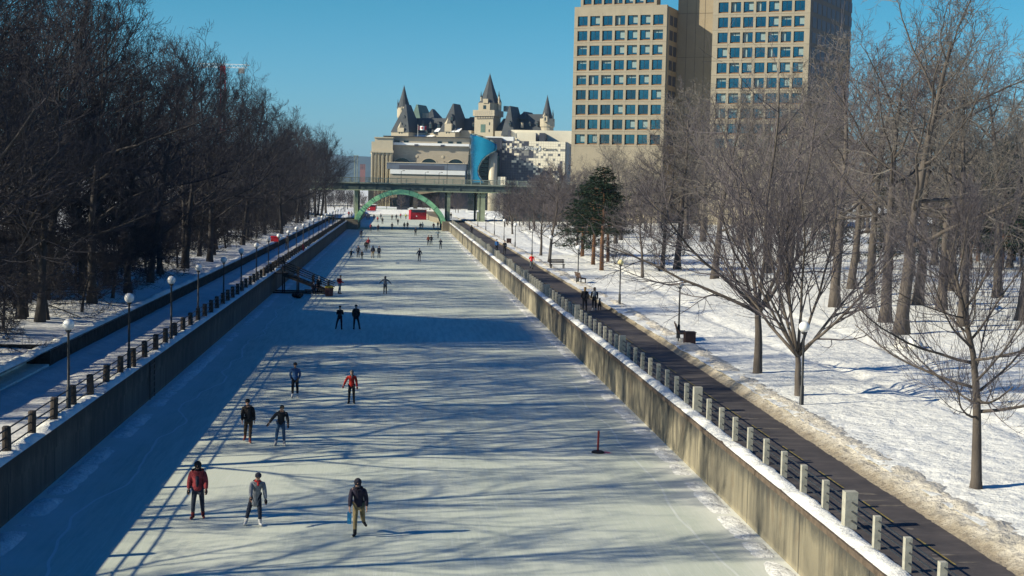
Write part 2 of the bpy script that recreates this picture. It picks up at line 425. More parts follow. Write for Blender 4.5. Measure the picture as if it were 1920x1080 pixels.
def steps(a, b, s0, g=1.0):
    o = [a]; s_ = s0
    while o[-1] < b: o.append(min(b, o[-1]+s_)); s_ *= g
    return o
def struct(name, me): return tag(link(name, me), kind='structure')

# ================================================================== THE SETTING
XL, XR, ZB = -12.25, 11.65, 2.0                  # canal walls and bank height
Y0, YB = -60, 338                               # behind the camera .. the bridge
struct('far_ground', grid_mesh('far_ground', [-9000, -60, 60, 9000], [-300, 360, 900, 9000], lambda X, Y: X*0-.6, M['snow_left']))
struct('ice', grid_mesh('ice', [XL, XR], [Y0, 100, 200, 345], lambda X, Y: X*0, M['ice']))
struct('far_ice', grid_mesh('far_ice', [-24, 24], [345, 500, 640], lambda X, Y: X*0-.004, M['ice']))
def z_left(X, Y):
    d = -16.3-X
    z = 2.80+.055*np.clip(d, 0, 12)+.03*np.clip(d-12, 0, 90)
    return z+.45*fbm(X*.16, Y*.16)*np.clip(d/3, .1, 1)+.10*fbm(X*.9+5, Y*.9)
def z_right(X, Y):
    d = X-15.6
    z = 2.32+.012*np.clip(d, 0, 60)
    z = z+.30*fbm(X*.13, Y*.13)*np.clip(d/4, .1, 1)+.17*fbm(X*.75+3, Y*.75)+.07*fbm(X*2.3, Y*2.3, 2)
    # a trodden trail and ski track through the park
    for off, wv in ((6.2, 1.2), (9.5, 2.0)):
        c = 16+off+wv*np.sin(Y/19.+off)
        z = z-.14*np.exp(-((X-c)/.45)**2)*(.6+.8*vnoise(X*1.7, Y*1.7))
    return z
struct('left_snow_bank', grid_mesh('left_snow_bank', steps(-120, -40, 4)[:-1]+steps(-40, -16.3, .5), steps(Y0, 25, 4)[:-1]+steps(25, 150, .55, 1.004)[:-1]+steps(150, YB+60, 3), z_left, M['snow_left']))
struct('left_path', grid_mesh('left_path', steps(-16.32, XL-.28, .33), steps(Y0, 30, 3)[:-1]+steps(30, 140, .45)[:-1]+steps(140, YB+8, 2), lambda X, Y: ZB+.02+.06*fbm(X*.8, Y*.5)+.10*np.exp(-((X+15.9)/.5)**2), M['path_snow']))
struct('right_snow_park', grid_mesh('right_snow_park', steps(15.45, 44, .22, 1.006)[:-1]+steps(44, 320, 4, 1.1), steps(Y0, 26, 3)[:-1]+steps(26, 130, .28, 1.005)[:-1]+steps(130, YB+150, 2.5), z_right, M['snow']))
def edge_r(Y): return 14.75+np.clip((Y-38)/60, 0, 1)*.75
def z_berm(X, Y):
    t = (X-edge_r(Y)); wv = np.clip(t/.35, 0, 1)*np.clip((2.0-t)/1.1, 0, 1)
    lump = .28+.42*fbm(X*1.4, Y*1.1)+.34*fbm(X*4.2, Y*3.6, 3)
    return ZB-.02+wv*(.09+lump*.55)+np.clip((t-.3)/.9, 0, 1)*.22+.10*fbm(X*6.5, Y*6., 2)*np.clip(t/.2, 0, 1)
berm_y = steps(Y0, 26, 2)[:-1]+steps(26, 120, .16, 1.002)[:-1]+steps(120, YB+40, 1.2)
Xb = np.linspace(-.08, 1.9, 17)
Yg = np.array(berm_y); gx = edge_r(Yg)[:, None]+Xb[None, :]+.22*fbm(Yg[:, None]*.7+Xb[None, :]*0, Yg[:, None]*0+3.3)
gz = z_berm(gx, Yg[:, None]+0*gx)
co = np.stack([gx, Yg[:, None]+0*gx, gz], -1).reshape(-1, 3); ii = np.arange(len(co)).reshape(len(Yg), 17)
bme = np_mesh('roadside_snow', co, np.stack([ii[:-1, :-1], ii[:-1, 1:], ii[1:, 1:], ii[1:, :-1]], -1).reshape(-1, 4), M['dirty_snow'], True)
da = bme.attributes.new('dirt', 'FLOAT', 'POINT'); da.data.foreach_set('value', np.clip(1.05-((gx-edge_r(Yg)[:, None])/.95), 0, 1.1).ravel().astype(np.float32))
tag(link('roadside_snow', bme),
    'long ridge of dirty brown ploughed snow beside the asphalt path', 'snow ridge', kind='stuff')
struct('asphalt_path', grid_mesh('asphalt_path', [XR+.5, 14, 16.3], [Y0, 50, 150, YB+90], lambda X, Y: X*0+ZB+.01, M['asphalt']))
b = MB(); y = 20.
while y < 330: b.box(13.62, 13.70, y, y+2.6, ZB+.008, ZB+.015); y += 4.4
tag(b.build('path_centre_line', M['line']), kind='structure')
rng = random.Random(3); b = MB()
for i in range(46):                                # salt and grit worn into flat patches on the asphalt
    cx, cy = rng.uniform(12.7, 14.6), rng.uniform(27, 90); a, c_ = rng.uniform(.12, .6), rng.uniform(.04, .16); n = 13
    b.add([(cx+a*math.cos(k*6.283/n)*rng.uniform(.5, 1.2), cy+c_*math.sin(k*6.283/n)*rng.uniform(.5, 1.2), ZB+.0135) for k in range(n)], [tuple(range(n))])
tag(b.build('grit_patches', M['salt']), kind='structure')

# canal walls ------------------------------------------------------------------
def lumpy_strip(x0, x1, ya, yb, z, h, seed, step=.22, gaps=0.):
    """a strip of lying snow with a rounded lumpy top"""
    ys = np.array(steps(ya, 130, step)[:-1]+steps(130, yb, .9)); xs = np.linspace(0, 1, 6)
    amp = np.clip(.75+1.5*fbm(ys*.5+seed, ys*0+seed)+.8*fbm(ys*2.1, ys*0+seed+4, 2)-gaps, .03, 1.6)
    wid = x0+(x1-x0)*xs[None, :]+(.09*fbm(ys*1.3, ys*0+seed+9))[:, None]*np.sin(xs*3.1416)[None, :]
    prof = np.sin(np.clip(xs, 0.0, 1)*np.pi)**.55
    zz = z+h*amp[:, None]*prof[None, :]
    co = np.stack([wid, ys[:, None]+0*wid, zz], -1).reshape(-1, 3); q = np.arange(len(co)).reshape(len(ys), 6)
    return np_mesh('snow_cap', co, np.stack([q[:-1, :-1], q[:-1, 1:], q[1:, 1:], q[1:, :-1]], -1).reshape(-1, 4), M['snow'], True)
wr = thing('canal_wall', 'stained concrete canal wall in the sun on the right side of the ice', 'wall')
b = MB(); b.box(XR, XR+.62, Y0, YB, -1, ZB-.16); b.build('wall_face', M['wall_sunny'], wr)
b = MB(); y = Y0
rng = random.Random(8)
while y < YB:
    l = rng.uniform(5.4, 6.6); b.box(XR-.07-rng.uniform(0, .02), XR+.64, y, min(y+l-.02, YB), ZB-.16, ZB); y += l
b.build('coping', M['coping'], wr)
link('snow_cap', lumpy_strip(XR-.02, XR+.60, Y0, YB, ZB-.01, .15, 2.1), wr)
wl = thing('canal_wall', 'dark concrete canal wall in shade on the left side of the ice', 'wall')
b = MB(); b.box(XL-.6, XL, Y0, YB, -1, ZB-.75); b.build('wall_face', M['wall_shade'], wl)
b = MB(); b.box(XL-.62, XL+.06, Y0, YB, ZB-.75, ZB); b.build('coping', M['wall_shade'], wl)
link('snow_cap', lumpy_strip(XL-.62, XL+.10, Y0, YB, ZB-.01, .17, 5.7), wl)
b = MB()                                        # iron ladder and gate let into the shaded wall
for dx in (0, .5): b.box(XL+.07, XL+.11, 71+dx*2.6, 71.06+dx*2.6, .05, ZB-.1)
for k in range(6): b.box(XL+.075, XL+.105, 71, 72.3, .2+k*.3, .24+k*.3)
tag(b.build('wall_ladder', M['rail']), 'dark iron ladder frame fixed on the shaded left canal wall', 'ladder')
# left retaining wall with the recessed flight of steps
rw = thing('retaining_wall', 'low dark stone retaining wall along the snowy left path', 'wall')
b = MB()
b.box(-16.75, -16.32, Y0, 58.6, 1.5, 2.88); b.box(-16.75, -16.32, 68.2, 333, 1.5, 2.88)
b.box(-19.2, -16.752, 58.3, 58.6, 1.5, 3.02); b.box(-19.2, -16.752, 68.2, 68.5, 1.5, 3.02); b.box(-19.5, -19.2, 58.3, 68.5, 1.5, 3.02)
b.build('wall_face', mat('rough_dark_stone', (.035, .033, .032), .95, .7, 2.4, 1.0, 0, .1), rw)
link('snow_cap', lumpy_strip(-16.95, -16.28, 68.2, 333, 2.86, .18, 8.2), rw)
link('snow_cap', lumpy_strip(-16.95, -16.28, Y0, 58.6, 2.86, .18, 3.3), rw)
b = MB()
for k in range(4): b.box(-16.9-.5*(k+1), -16.9-.5*k if k else -16.36, 58.64, 68.16, 1.9, 2.14+.2*k)
b.build('step', M['snow'], rw)

for x0_, x1_, h_, sd0, lb_ in ((XR-.95, XR-.02, .13, 4.4, 'lumpy swept snow lying along the foot of the sunny right wall'), (XL+.02, XL+1.1, .15, 6.1, 'lumpy swept snow lying along the foot of the shaded left wall')):
    me_ = lumpy_strip(x0_, x1_, 20, YB-2, -.03, h_, sd0, .3, .35); tag(link('swept_snow', me_), lb_, 'snow', kind='stuff')
# fences ----------------------------------------------------------------------
fr = thing('fence', 'fence of pale square posts and dark rails on the right canal wall', 'fence')
pr = MB(); pr.box(-.085, .085, -.085, .085, -.15, .86); pr_me = pr.mesh('post', M['post'])
pb = MB(); pb.box(-.17, .17, -.15, .15, -.2, 1.02); pb_me = pb.mesh('post', M['post'])
ys_r = []; y = 36.9-19.7; k = 0
while y < 331:
    ys_r.append((y, k % 9 == 0)); y += 19.7/9; k += 1
FX = XR+.55; n = 0; rest = MB()
for y, bigp in ys_r:
    if n < 98: link('post', pb_me if bigp else pr_me, fr, None, (FX, y, ZB)); n += 1
    else: rest.box(FX-.1, FX+.1, y-.1, y+.1, ZB-.1, ZB+.86)
tag(rest.build('post', M['post'], fr), kind='stuff')
for zz in (.25, .50, .74):
    b = MB(); b.tube([(FX+.02, 8, ZB+zz), (FX+.02, 332, ZB+zz)], .022, 6); b.build('rail', M['rail'], fr)
b = MB(); b.box(FX+.05, FX+.13, 45.9, 45.98, ZB, ZB+.85); b.build('iron_post', M['rail'], fr)
fl = thing('fence', 'fence of dark round timber posts and iron rails above the left canal wall', 'fence')
pw = MB(); pw.lathe((0, 0, -.2), [(.145, 0), (.15, .3), (.14, 1.06), (.10, 1.10)], 10); pw_me = pw.mesh('post', M['wood_post'])
FLX = -12.55; y = 46.7-3.13*9; k = 0; rng = random.Random(2)
while y < 331:
    o = link('post', pw_me, fl, None, (FLX, y, ZB)); o.rotation_euler = (rng.uniform(-.03, .03), rng.uniform(-.03, .03), rng.uniform(0, 6)); y += 3.13
for zz in (.22, .52, .80):
    b = MB(); pts = []; y = 8.
    while y < 332: pts.append((FLX+rng.uniform(-.015, .015), y, ZB+zz+rng.uniform(-.02, .02))); y += 3.13
    b.tube(pts, .028, 6); b.build('rail', M['rail'], fl)

# lamps -----------------------------------------------------------------------
def make_lamp(label, loc, h=3.25, group=None, globe='globe'):
    t = thing('street_lamp', label, 'street lamp', loc, 0, group)
    b = MB(); b.lathe((0, 0, 0), [(.13, -.3), (.13, .04), (.10, .10), (.085, .9), (.055, .95), (.045, h-.28), (.045, h-.20)], 10)
    b.build('pole', M['iron'], t, True)
    b = MB(); b.lathe((0, 0, h-.22), [(.06, 0), (.13, .05), (.11, .09), (.03, .10)], 10); b.build('collar', M['iron'], t, True)
    b = MB(); b.ball((0, 0, h+.08), .225, 16, 12); b.build('globe', M[globe], t, True)
    return t
ORD = 'nearest,second,third,fourth,fifth,sixth,seventh,eighth,ninth,tenth,eleventh,twelfth,thirteenth,fourteenth,fifteenth,sixteenth,seventeenth,eighteenth,nineteenth,twentieth,twenty-first,twenty-second,twenty-third,twenty-fourth'.split(',')
lampsL = [55.4+11.95*i for i in range(23)]
LA = None; rng = random.Random(5)
for i, y in enumerate(lampsL):
    lb = f'white globe lamp behind the left fence, {ORD[i]} from the camera along the shaded path'
    if LA is None: LA = make_lamp(lb, (FLX-.02, y, ZB), 3.25, 'globe lamps along the left path')
    else: copy_tree(LA, (FLX+rng.uniform(-.1, .1), y+rng.uniform(-.2, .2), ZB), None, (1, 1, rng.uniform(.97, 1.03)), lb)
lampsR = [56.6, 81.6, 105, 129, 153.5, 177.5, 201, 225, 249, 274, 299]
extra = ['standing right in front of a bare tree', 'over the bench and brown bin', 'with a yellowed globe', 'beside the tilted bench', 'behind the long dark bench', 'past the red runner', 'next to the small bin', 'past the pair of walkers', 'left of the small bare trees', 'near the bridge', 'just before the bridge pier']
LB = None
for i, y in enumerate(lampsR):
    lb = f'globe lamp in the snowy right park {extra[i]}'
    if i == 2: make_lamp(lb, (16.5, y, 2.2), 3.2, 'globe lamps along the right path', 'globe_y')
    elif LB is None: LB = make_lamp(lb, (16.52, y, 2.2), 3.25, 'globe lamps along the right path')
    else: copy_tree(LB, (16.5+rng.uniform(-.15, .15), y, 2.2), None, None, lb)


# ================================================================== TREES
def grow(seed, H, trunk=.22, r0=.2, n1=14, a1=48, a2=42, a3=40, l1=.62, l2=.45, l3=.42, l4=.5, c2=7, c3=6, c4=3, up=.18, wig=.12, rmin=.011, vase=False, lean=(0, 0), sweep=0.):
    """a leafless tree: polylines (points, radii) by branch order"""
    rg = random.Random(seed); out = []
    def line(p, d, L, ra, rb, n, wg, tr):
        pts = [p]; d = d.normalized()
        for i in range(n):
            d = (d+Vector((rg.gauss(0, wg), rg.gauss(0, wg), rg.gauss(0, wg)+tr/n*2))).normalized()
            p = p+d*(L/n); pts.append(p)
        return pts, [ra+(rb-ra)*(i/n)**.8 for i in range(n+1)]
    def aside(d, ang, az):
        u = d.orthogonal().normalized(); v = d.cross(u)
        return (d*math.cos(ang)+(u*math.cos(az)+v*math.sin(az))*math.sin(ang)).normalized()
    def sample(pts, rad, t):
        f = t*(len(pts)-1); i = min(int(f), len(pts)-2); f -= i
        return pts[i].lerp(pts[i+1], f), rad[i]+(rad[i+1]-rad[i])*f, (pts[i+1]-pts[i]).normalized()
    th = H*(trunk+(0 if vase else .55))
    tp, tr_ = line(Vector((0, 0, -.25)), Vector((lean[0], lean[1], 1)), th, r0, r0*(.55 if vase else .18), 12, .045, .05)
    tr_[0] *= 1.35
    out.append((0, tp, tr_))
    az = rg.uniform(0, 6.28)
    lens = [0, H*l1, 0, 0, 0]
    def kid(lv, pts, rad, t, ang, L, az):
        p, r, d = sample(pts, rad, t)
        dd = aside(d, ang, az)
        rr = max(rmin, min(r*.72, .0082*L**1.2+.0035))
        n = (0, 8, 6, 4, 3)[lv]
        q, qr = line(p, dd, L, rr, max(rmin*.75, rr*.3), n, wig*(.7, .8, 1., 1.2, 1.2)[lv], up)
        out.append((lv, q, qr)); return q, qr
    for i in range(n1):
        f = (i+rg.random())/n1
        t = (.86+.14*f) if vase else (trunk/(trunk+.55))+(1-trunk/(trunk+.55))*f*.97
        az += 2.4+rg.uniform(-.4, .4)
        if vase: ang = R(a1)*(.12+.9*((i % 5)+rg.random())/5); L = H*(1-trunk)*rg.uniform(.78, 1.08)*(1-.18*abs(ang))
        else: ang = R(a1)*rg.uniform(.75, 1.2)*(1.25-.6*f); L = H*l1*rg.uniform(.65, 1.1)*(1-.55*f)
        a = kid(1, tp, tr_, t, ang, L, az)
        for j in range(c2):
            s_ = .18+.8*(j+rg.random())/c2
            b_ = kid(2, *a, s_, R(a2)*rg.uniform(.6, 1.25), L*l2*rg.uniform(.6, 1.15)*(1.15-.55*s_), rg.uniform(0, 6.28))
            L2 = sum((b_[0][k+1]-b_[0][k]).length for k in range(len(b_[0])-1))
            for k in range(c3):
                s2 = .15+.84*(k+rg.random())/c3
                c_ = kid(3, *b_, s2, R(a3)*rg.uniform(.6, 1.3), max(.35, L2*l3*rg.uniform(.6, 1.2)), rg.uniform(0, 6.28))
                L3 = sum((c_[0][q+1]-c_[0][q]).length for q in range(len(c_[0])-1))
                for q in range(c4):
                    kid(4, *c_, .2+.78*(q+rg.random())/c4, R(a3)*rg.uniform(.6, 1.3), max(.25, L3*l4*rg.uniform(.6, 1.2)), rg.uniform(0, 6.28))
    return out
def twig_mesh(name, lines, mt, k=3):
    A = []; B = []; ra = []; rb = []
    for lv, p, r in lines:
        for i in range(len(p)-1): A.append(p[i]); B.append(p[i+1]); ra.append(r[i]); rb.append(r[i+1])
    A = np.array(A, float); B = np.array(B, float); ra = np.array(ra)[:, None]; rb = np.array(rb)[:, None]
    d = B-A; d /= np.maximum(np.linalg.norm(d, axis=1, keepdims=True), 1e-6)
    ref = np.where(np.abs(d[:, 2:3]) < .8, np.array([[0, 0, 1.]]), np.array([[1., 0, 0]]))
    u = np.cross(d, ref); u /= np.linalg.norm(u, axis=1, keepdims=True); v = np.cross(d, u)
    vs = []
    for P, rr in ((A, ra), (B, rb)):
        for j in range(k):
            a = 2*math.pi*j/k; vs.append(P+(u*math.cos(a)+v*math.sin(a))*rr)
    co = np.stack(vs, 1).reshape(-1, 3); n = len(A); base = (np.arange(n)*2*k)[:, None]
    fa = np.concatenate([base+np.array([[j, (j+1) % k, k+(j+1) % k, k+j]]) for j in range(k)], 0)
    return np_mesh(name, co, fa, mt, False)
TREE_MESH = {}
def tree_meshes(key, bark, twig, **kw):
    ln = grow(**kw)
    tb = MB()
    for lv, p, r in ln:
        if lv <= 1: tb.tube(p, r, 9 if lv == 0 else 6)
    TREE_MESH[key] = (tb.mesh('trunk', M[bark], True), twig_mesh('crown', [l for l in ln if l[0] >= 2], M[twig]))
def tree(key, label, x, y, z, rz=0., sc=1., group=None, name='bare_tree', sz=None):
    t = thing(name, label, 'tree', (x, y, z), rz, group)
    t.scale = (sc, sc, sc*(sz or 1))
    link('trunk', TREE_MESH[key][0], t); link('crown', TREE_MESH[key][1], t)
    return t
# --- kinds
for i in range(4):                               # tall woodland trees of the left bank
    tree_meshes(f'L{i}', 'bark_left', 'twig_left', seed=20+i, H=19, trunk=.16+.03*i, r0=.26, n1=20, a1=58, a2=46, a3=44, l1=.44, l2=.5, l3=.52, c2=8, c3=7, c4=4, up=.22, wig=.13, rmin=.0095)
for i in range(2):
    tree_meshes(f'U{i}', 'bark_left', 'twig_left', seed=40+i, H=9, trunk=.14, r0=.13, n1=18, a1=72, a2=50, a3=46, l1=.46, l2=.5, l3=.5, c2=8, c3=7, c4=4, up=.10, wig=.15, rmin=.0095)
for i in range(3):                               # big spreading park trees
    tree_meshes(f'P{i}', 'bark_park', ('twig_tan', 'twig_tan', 'twig_park')[i], seed=50+i, H=21, trunk=.24, r0=.42, n1=13, a1=62, a2=50, a3=48, l1=.52, l2=.5, l3=.45, c2=9, c3=7, c4=4, up=.16, wig=.17, rmin=.0105, lean=((.06, 0), (-.04, .02), (.02, 0))[i])
for i in range(2):                               # mid-size dense trees
    tree_meshes(f'D{i}', 'bark_park', 'twig_park', seed=70+i, H=13, trunk=.16, r0=.2, n1=18, a1=54, a2=44, a3=42, l1=.46, l2=.5, l3=.48, c2=9, c3=7, c4=4, up=.2, wig=.12, rmin=.008)
tree_meshes('A', 'bark_park', 'twig_park', seed=91, H=11.4, trunk=.185, r0=.19, n1=11, a1=64, a2=38, a3=36, l2=.52, l3=.5, c2=12, c3=7, c4=4, up=.26, wig=.085, rmin=.0055, vase=True)
tree_meshes('B', 'bark_park', 'twig_park', seed=96, H=9.6, trunk=.25, r0=.185, n1=26, a1=64, a2=32, a3=34, l1=.52, l2=.48, l3=.52, c2=10, c3=7, c4=3, up=.34, wig=.07, rmin=.0048)
tree_meshes('C', 'bark_park', 'twig_park', seed=103, H=14.5, trunk=.23, r0=.25, n1=8, a1=74, a2=44, a3=44, l2=.52, l3=.5, c2=11, c3=7, c4=3, up=.12, wig=.10, rmin=.0065, vase=True)
for i in range(2):                               # many-stemmed bushes
    tree_meshes(f'S{i}', 'bark_left', 'twig_left', seed=130+i, H=4.2, trunk=.05, r0=.06, n1=13, a1=70, a2=40, a3=40, l2=.5, l3=.5, c2=6, c3=4, c4=2, up=.2, wig=.12, rmin=.012, vase=True)

# --- left bank wood
rng = random.Random(11); used = []
def zl(x, y): return float(z_left(np.array([[x]]), np.array([[y]]))[0, 0])
def zr_(x, y): return float(z_right(np.array([[x]]), np.array([[y]]))[0, 0])
front = [((40, 600), 'thick bare tree at the left edge behind the snowy slope'), ((74, 604), 'bare tree just right of the thick trunk at the left edge'), ((240, 550), 'leaning bare tree behind the second left globe lamp'),
         ((281, 530), 'bare tree with a slim straight trunk behind the third left globe lamp'), ((301, 512), 'bare tree standing left of a forked tree on the shaded bank'), ((345, 498), 'forked bare tree on the shaded bank behind the fourth left lamp')]
for i, (p, lb) in enumerate(front):
    q = at(*p, 3.0); tree(f'L{i % 4}', lb, q.x, q.y, zl(q.x, q.y), rng.uniform(0, 6.28), rng.uniform(.98, 1.1), 'bare trees of the left bank wood'); used.append((q.x, q.y))
zone = ['near end of the left wood', 'left wood beside the first globe lamps', 'left wood beside the wooden stair', 'left wood halfway to the bridge', 'left wood near the green bridge']
rowname = ['front row', 'second row', 'third row', 'rear rows']
cnt = 0
for row, (x0, gap, hs_) in enumerate(((-19.6, 6.6, 1.0), (-25.5, 13, .74), (-33., 16, .62), (-42, 20, .62))):
    y = 16+row*1.7
    while y < 372:
        x = x0+rng.uniform(-1.6, 1.6); yy = y+rng.uniform(-1.8, 1.8)
        y += gap*(1 if y < 40 else 1.2 if y < 95 else 1.25 if y < 150 else 1.7)
        if any((x-a)**2+(yy-b_)**2 < 11 for a, b_ in used): continue
        used.append((x, yy))
        k = rng.randrange(4); s_ = rng.uniform(.86, 1.12)*hs_*(1.24 if 56 < yy < 118 else .86 if yy < 50 else 1.08)
        zn = zone[0 if yy < 50 else 1 if yy < 110 else 2 if yy < 170 else 3 if yy < 260 else 4]
        tree(f'L{k}', f'dark leafless tree, {rowname[min(row, 3)]}, {zn}', x, yy, zl(x, yy)-.1, rng.uniform(0, 6.28), s_, f'bare trees in the {rowname[min(row, 3)]} of the {zn}'); cnt += 1
for i in range(4):
    yy = 66+i*13; x = rng.uniform(-27, -21)
    tree(f'L{rng.randrange(4)}', 'very tall dark leafless tree reaching the top left corner of the photo', x, yy, zl(x, yy)-.1, rng.uniform(0, 6.28), rng.uniform(1.25, 1.4), 'tallest trees of the left wood')
y = 52
while y < 335:                                     # low-branched young trees along the wall
    x = rng.uniform(-25, -18.6); yy = y+rng.uniform(-1.2, 1.2); y += 2.7 if y < 170 else 4.2
    zn = zone[0 if yy < 50 else 1 if yy < 110 else 2 if yy < 170 else 3 if yy < 260 else 4]
    tree(f'U{rng.randrange(2)}', f'low-branched young leafless tree, {zn}', x, yy, zl(x, yy)-.1, rng.uniform(0, 6.28), rng.uniform(.7, 1.15), f'low young trees of the {zn}', 'young_tree')
for i in range(42):                              # brushwood under the trees
    x = rng.uniform(-33, -19.0); y = rng.uniform(55, 330)
    tree(f'S{i % 2}', 'tangled dark leafless bush under the trees of the left bank', x, y, zl(x, y), rng.uniform(0, 6.28), rng.uniform(.8, 1.5), 'brush under the left bank trees', 'bare_bush')

# --- right park
q = at(1505, 745, 2.4); tree('A', 'young fan-shaped bare tree directly behind the nearest right globe lamp', q.x+.05, q.y+.8, 2.36, .6, 1.0)
q = at(1830, 918, 2.3); tree('B', 'bare young tree nearest the camera beside the asphalt path', q.x, q.y, 2.25, 2.0, 1.0)
q = at(1420, 697, 2.4); tree('C', 'bare tree leaning long branches out over the right path', q.x, q.y, 2.36, 1.1, 1.0)
named = [((1690, 622), 'P0', 1.0, 'large leaning bare tree beside a small snow mound'), ((1659, 603), 'P2', .9, 'straight pale-trunked bare tree left of the leaning tree'), ((1566, 573), 'P1', .95, 'brown-trunked bare tree behind the fan-shaped tree'),
    ((1720, 571), 'P1', .98, 'bare tree curving right behind the leaning tree'), ((1765, 580), 'P2', .9, 'straight bare tree right of the curving tree'), ((1806, 612), 'P0', .85, 'dark-trunked bare tree behind the nearest young tree'),
    ((1630, 552), 'P2', .95, 'slim bare tree deep in the park between two thick trunks'), ((1597, 542), 'P0', .9, 'bare tree far back behind the brown trunk'), ((1476, 530), 'P1', .95, 'bare tree left of the fan-shaped tree, far back'),
    ((1440, 512), 'P2', .9, 'bare tree behind the tree that leans over the path'), ((1270, 503), 'P1', .9, 'thick-trunked bare tree behind the second park lamp'), ((1242, 503), 'D0', 1.2, 'slim bare tree beside a thick trunk behind the second park lamp'),
    ((1915, 600), 'P1', .9, 'bare tree cut off by the right edge of the photo'), ((1340, 520), 'P0', .85, 'bare tree with low arching boughs in mid park'), ((1030, 487), 'D1', 1.0, 'thick bare tree behind the long dark bench'),
    ((1014, 475), 'D0', .85, 'crooked bare tree left of the thick tree by the long bench'), ((1205, 515), 'D1', .8, 'leaning small bare tree right of the pines'), ((1870, 560), 'P2', .95, 'bare tree before the dark conifers at the right')]
usedr = []
for p, k, s_, lb in named:
    q = at(*p, 2.6); tree(k, lb, q.x, q.y, zr_(q.x, q.y)-.08, rng.uniform(0, 6.28), s_*1.1, 'large bare trees of the right park'); usedr.append((q.x, q.y))
n = 0; spots = []
while n < 60 and len(spots) < 4000:
    spots.append(0); y = rng.uniform(120, 350); x = rng.uniform(20 if y > 190 else 31, 30+y*.36)
    if any((x-a)**2+(y-b_)**2 < 26 for a, b_ in usedr): continue
    if x < 26 and y > 285: continue
    usedr.append((x, y)); n += 1
    near_b = x < .19*y
    k = rng.choice(['D0', 'D1', 'D0', 'D1', 'P2'] if x < .135*y else ['P0', 'P1', 'P2', 'D0', 'P1'])
    z_ = 'park wood before the chequered hall' if x/y < .135 else 'park wood before the beige towers' if x/y < .32 else 'park wood right of the towers'
    dp = 'back' if y > 235 else 'middle'
    tree(k, f'grey leafless tree, {dp} of the {z_}', x, y, zr_(x, y)-.1, rng.uniform(0, 6.28), rng.uniform(.62, .85) if near_b and k[0] == 'P' else rng.uniform(.95, 1.25) if k[0] == 'P' else rng.uniform(.9, 1.15), f'bare trees in the {dp} of the {z_}')
for i in range(18):
    y = rng.uniform(140, 300); x = rng.uniform(22, 30+y*.2)
    tree(f'S{i % 2}', 'low leafless bush in the snow under the right park trees', x, y, zr_(x, y), rng.uniform(0, 6.28), rng.uniform(.7, 1.4), 'bushes of the right park', 'bare_bush')
# --- pines
def conifer_meshes(key, seed, H, r, base, mt, dens=1.0, flat=1.):
    rg = random.Random(seed); tb = MB()
    tb.tube([(0, 0, -.2), (.08, 0, H*.3), (.02, .1, H*.6), (0, 0, H*.97)], [.26, .20, .13, .03], 8)
    vs = []; 
    nb = int(46*dens)
    for i in range(nb):
        t = base+(1-base)*(i/nb)**.9; z = H*t; az = i*2.4+rg.uniform(-.4, .4)
        L = r*(1-((t-base)/(1-base))**1.5)*rg.uniform(.55, 1.1)+.35
        e = Vector((math.cos(az)*L, math.sin(az)*L, z+L*rg.uniform(-.12, .28)*flat))
        tb.tube([(0, 0, z), e], [.05, .015], 4, False)
        for k in range(int(26*L/2+8)):
            s_ = rg.uniform(.25, 1.05); c = Vector((0, 0, z)).lerp(e, s_)+Vector((rg.gauss(0, .28), rg.gauss(0, .28), rg.gauss(0, .17)))
            for j in range(5):
                d = Vector((rg.gauss(0, 1), rg.gauss(0, 1), rg.gauss(.25, .7))).normalized(); u = d.orthogonal().normalized()*.05
                ln = rg.uniform(.22, .46); vs += [c-u, c+u, c+d*ln]
    co = np.array([tuple(v) for v in vs]); fa = np.arange(len(co)).reshape(-1, 3)
    TREE_MESH[key] = (tb.mesh('trunk', M['bark_pine'], True), np_mesh('crown', co, fa, M[mt]))
conifer_meshes('N0', 5, 14.5, 4.3, .34, 'needle', 1.2)
conifer_meshes('N1', 6, 12.5, 3.6, .12, 'needle_dark', 1.3)
for p, k, s_, lb in (((1128, 503), 'N0', 1.0, 'green pine with an orange trunk, rightmost of the pine group'), ((1112, 492), 'N0', .92, 'green pine with bare lower trunk at the middle of the pine group'), ((1140, 486), 'N0', .85, 'green pine at the back of the pine group'), ((1092, 478), 'N1', .95, 'dense green pine at the left of the pine group')):
    q = at(*p, 2.6); tree(k, lb, q.x, q.y, zr_(q.x, q.y), rng.uniform(0, 6), s_, 'pines of the right park', 'pine_tree', .74)
for i in range(13):
    y = 150+rng.uniform(0, 60); x = y*(.395+.07*rng.random()) if i < 9 else y*rng.uniform(.3, .4)
    tree('N1', 'dark conifer in the evergreen clump at the right edge of the park', x, y, zr_(x, y), rng.uniform(0, 6), rng.uniform(.75, 1.15), 'dark conifers of the right edge', 'conifer')

#@@AFTERTREES
#@@BUILDSTART
# ================================================================== BUILDINGS AND BRIDGE
def mirror_glass(name, a, b_, rough=.06, scale=.25):
    m_ = mat(name, a, rough, 0, scale, 0, 1., .5, b_); return m_
M['pane'] = mirror_glass('coated_office_glass', (.04, .11, .145), (.13, .24, .28), .05, .18)
M['pane_dark'] = mirror_glass('dim_office_glass', (.05, .08, .10), (.10, .15, .18), .08, .18)
M['curtain'] = mirror_glass('blue_curtain_wall', (.010, .12, .22), (.022, .18, .31), .12, .12)
M['tower_side_shade'] = mat('shaded_side_panel', (.11, .095, .08), .85, .08, .3)  # side face coloured darker than the front to carry its shade
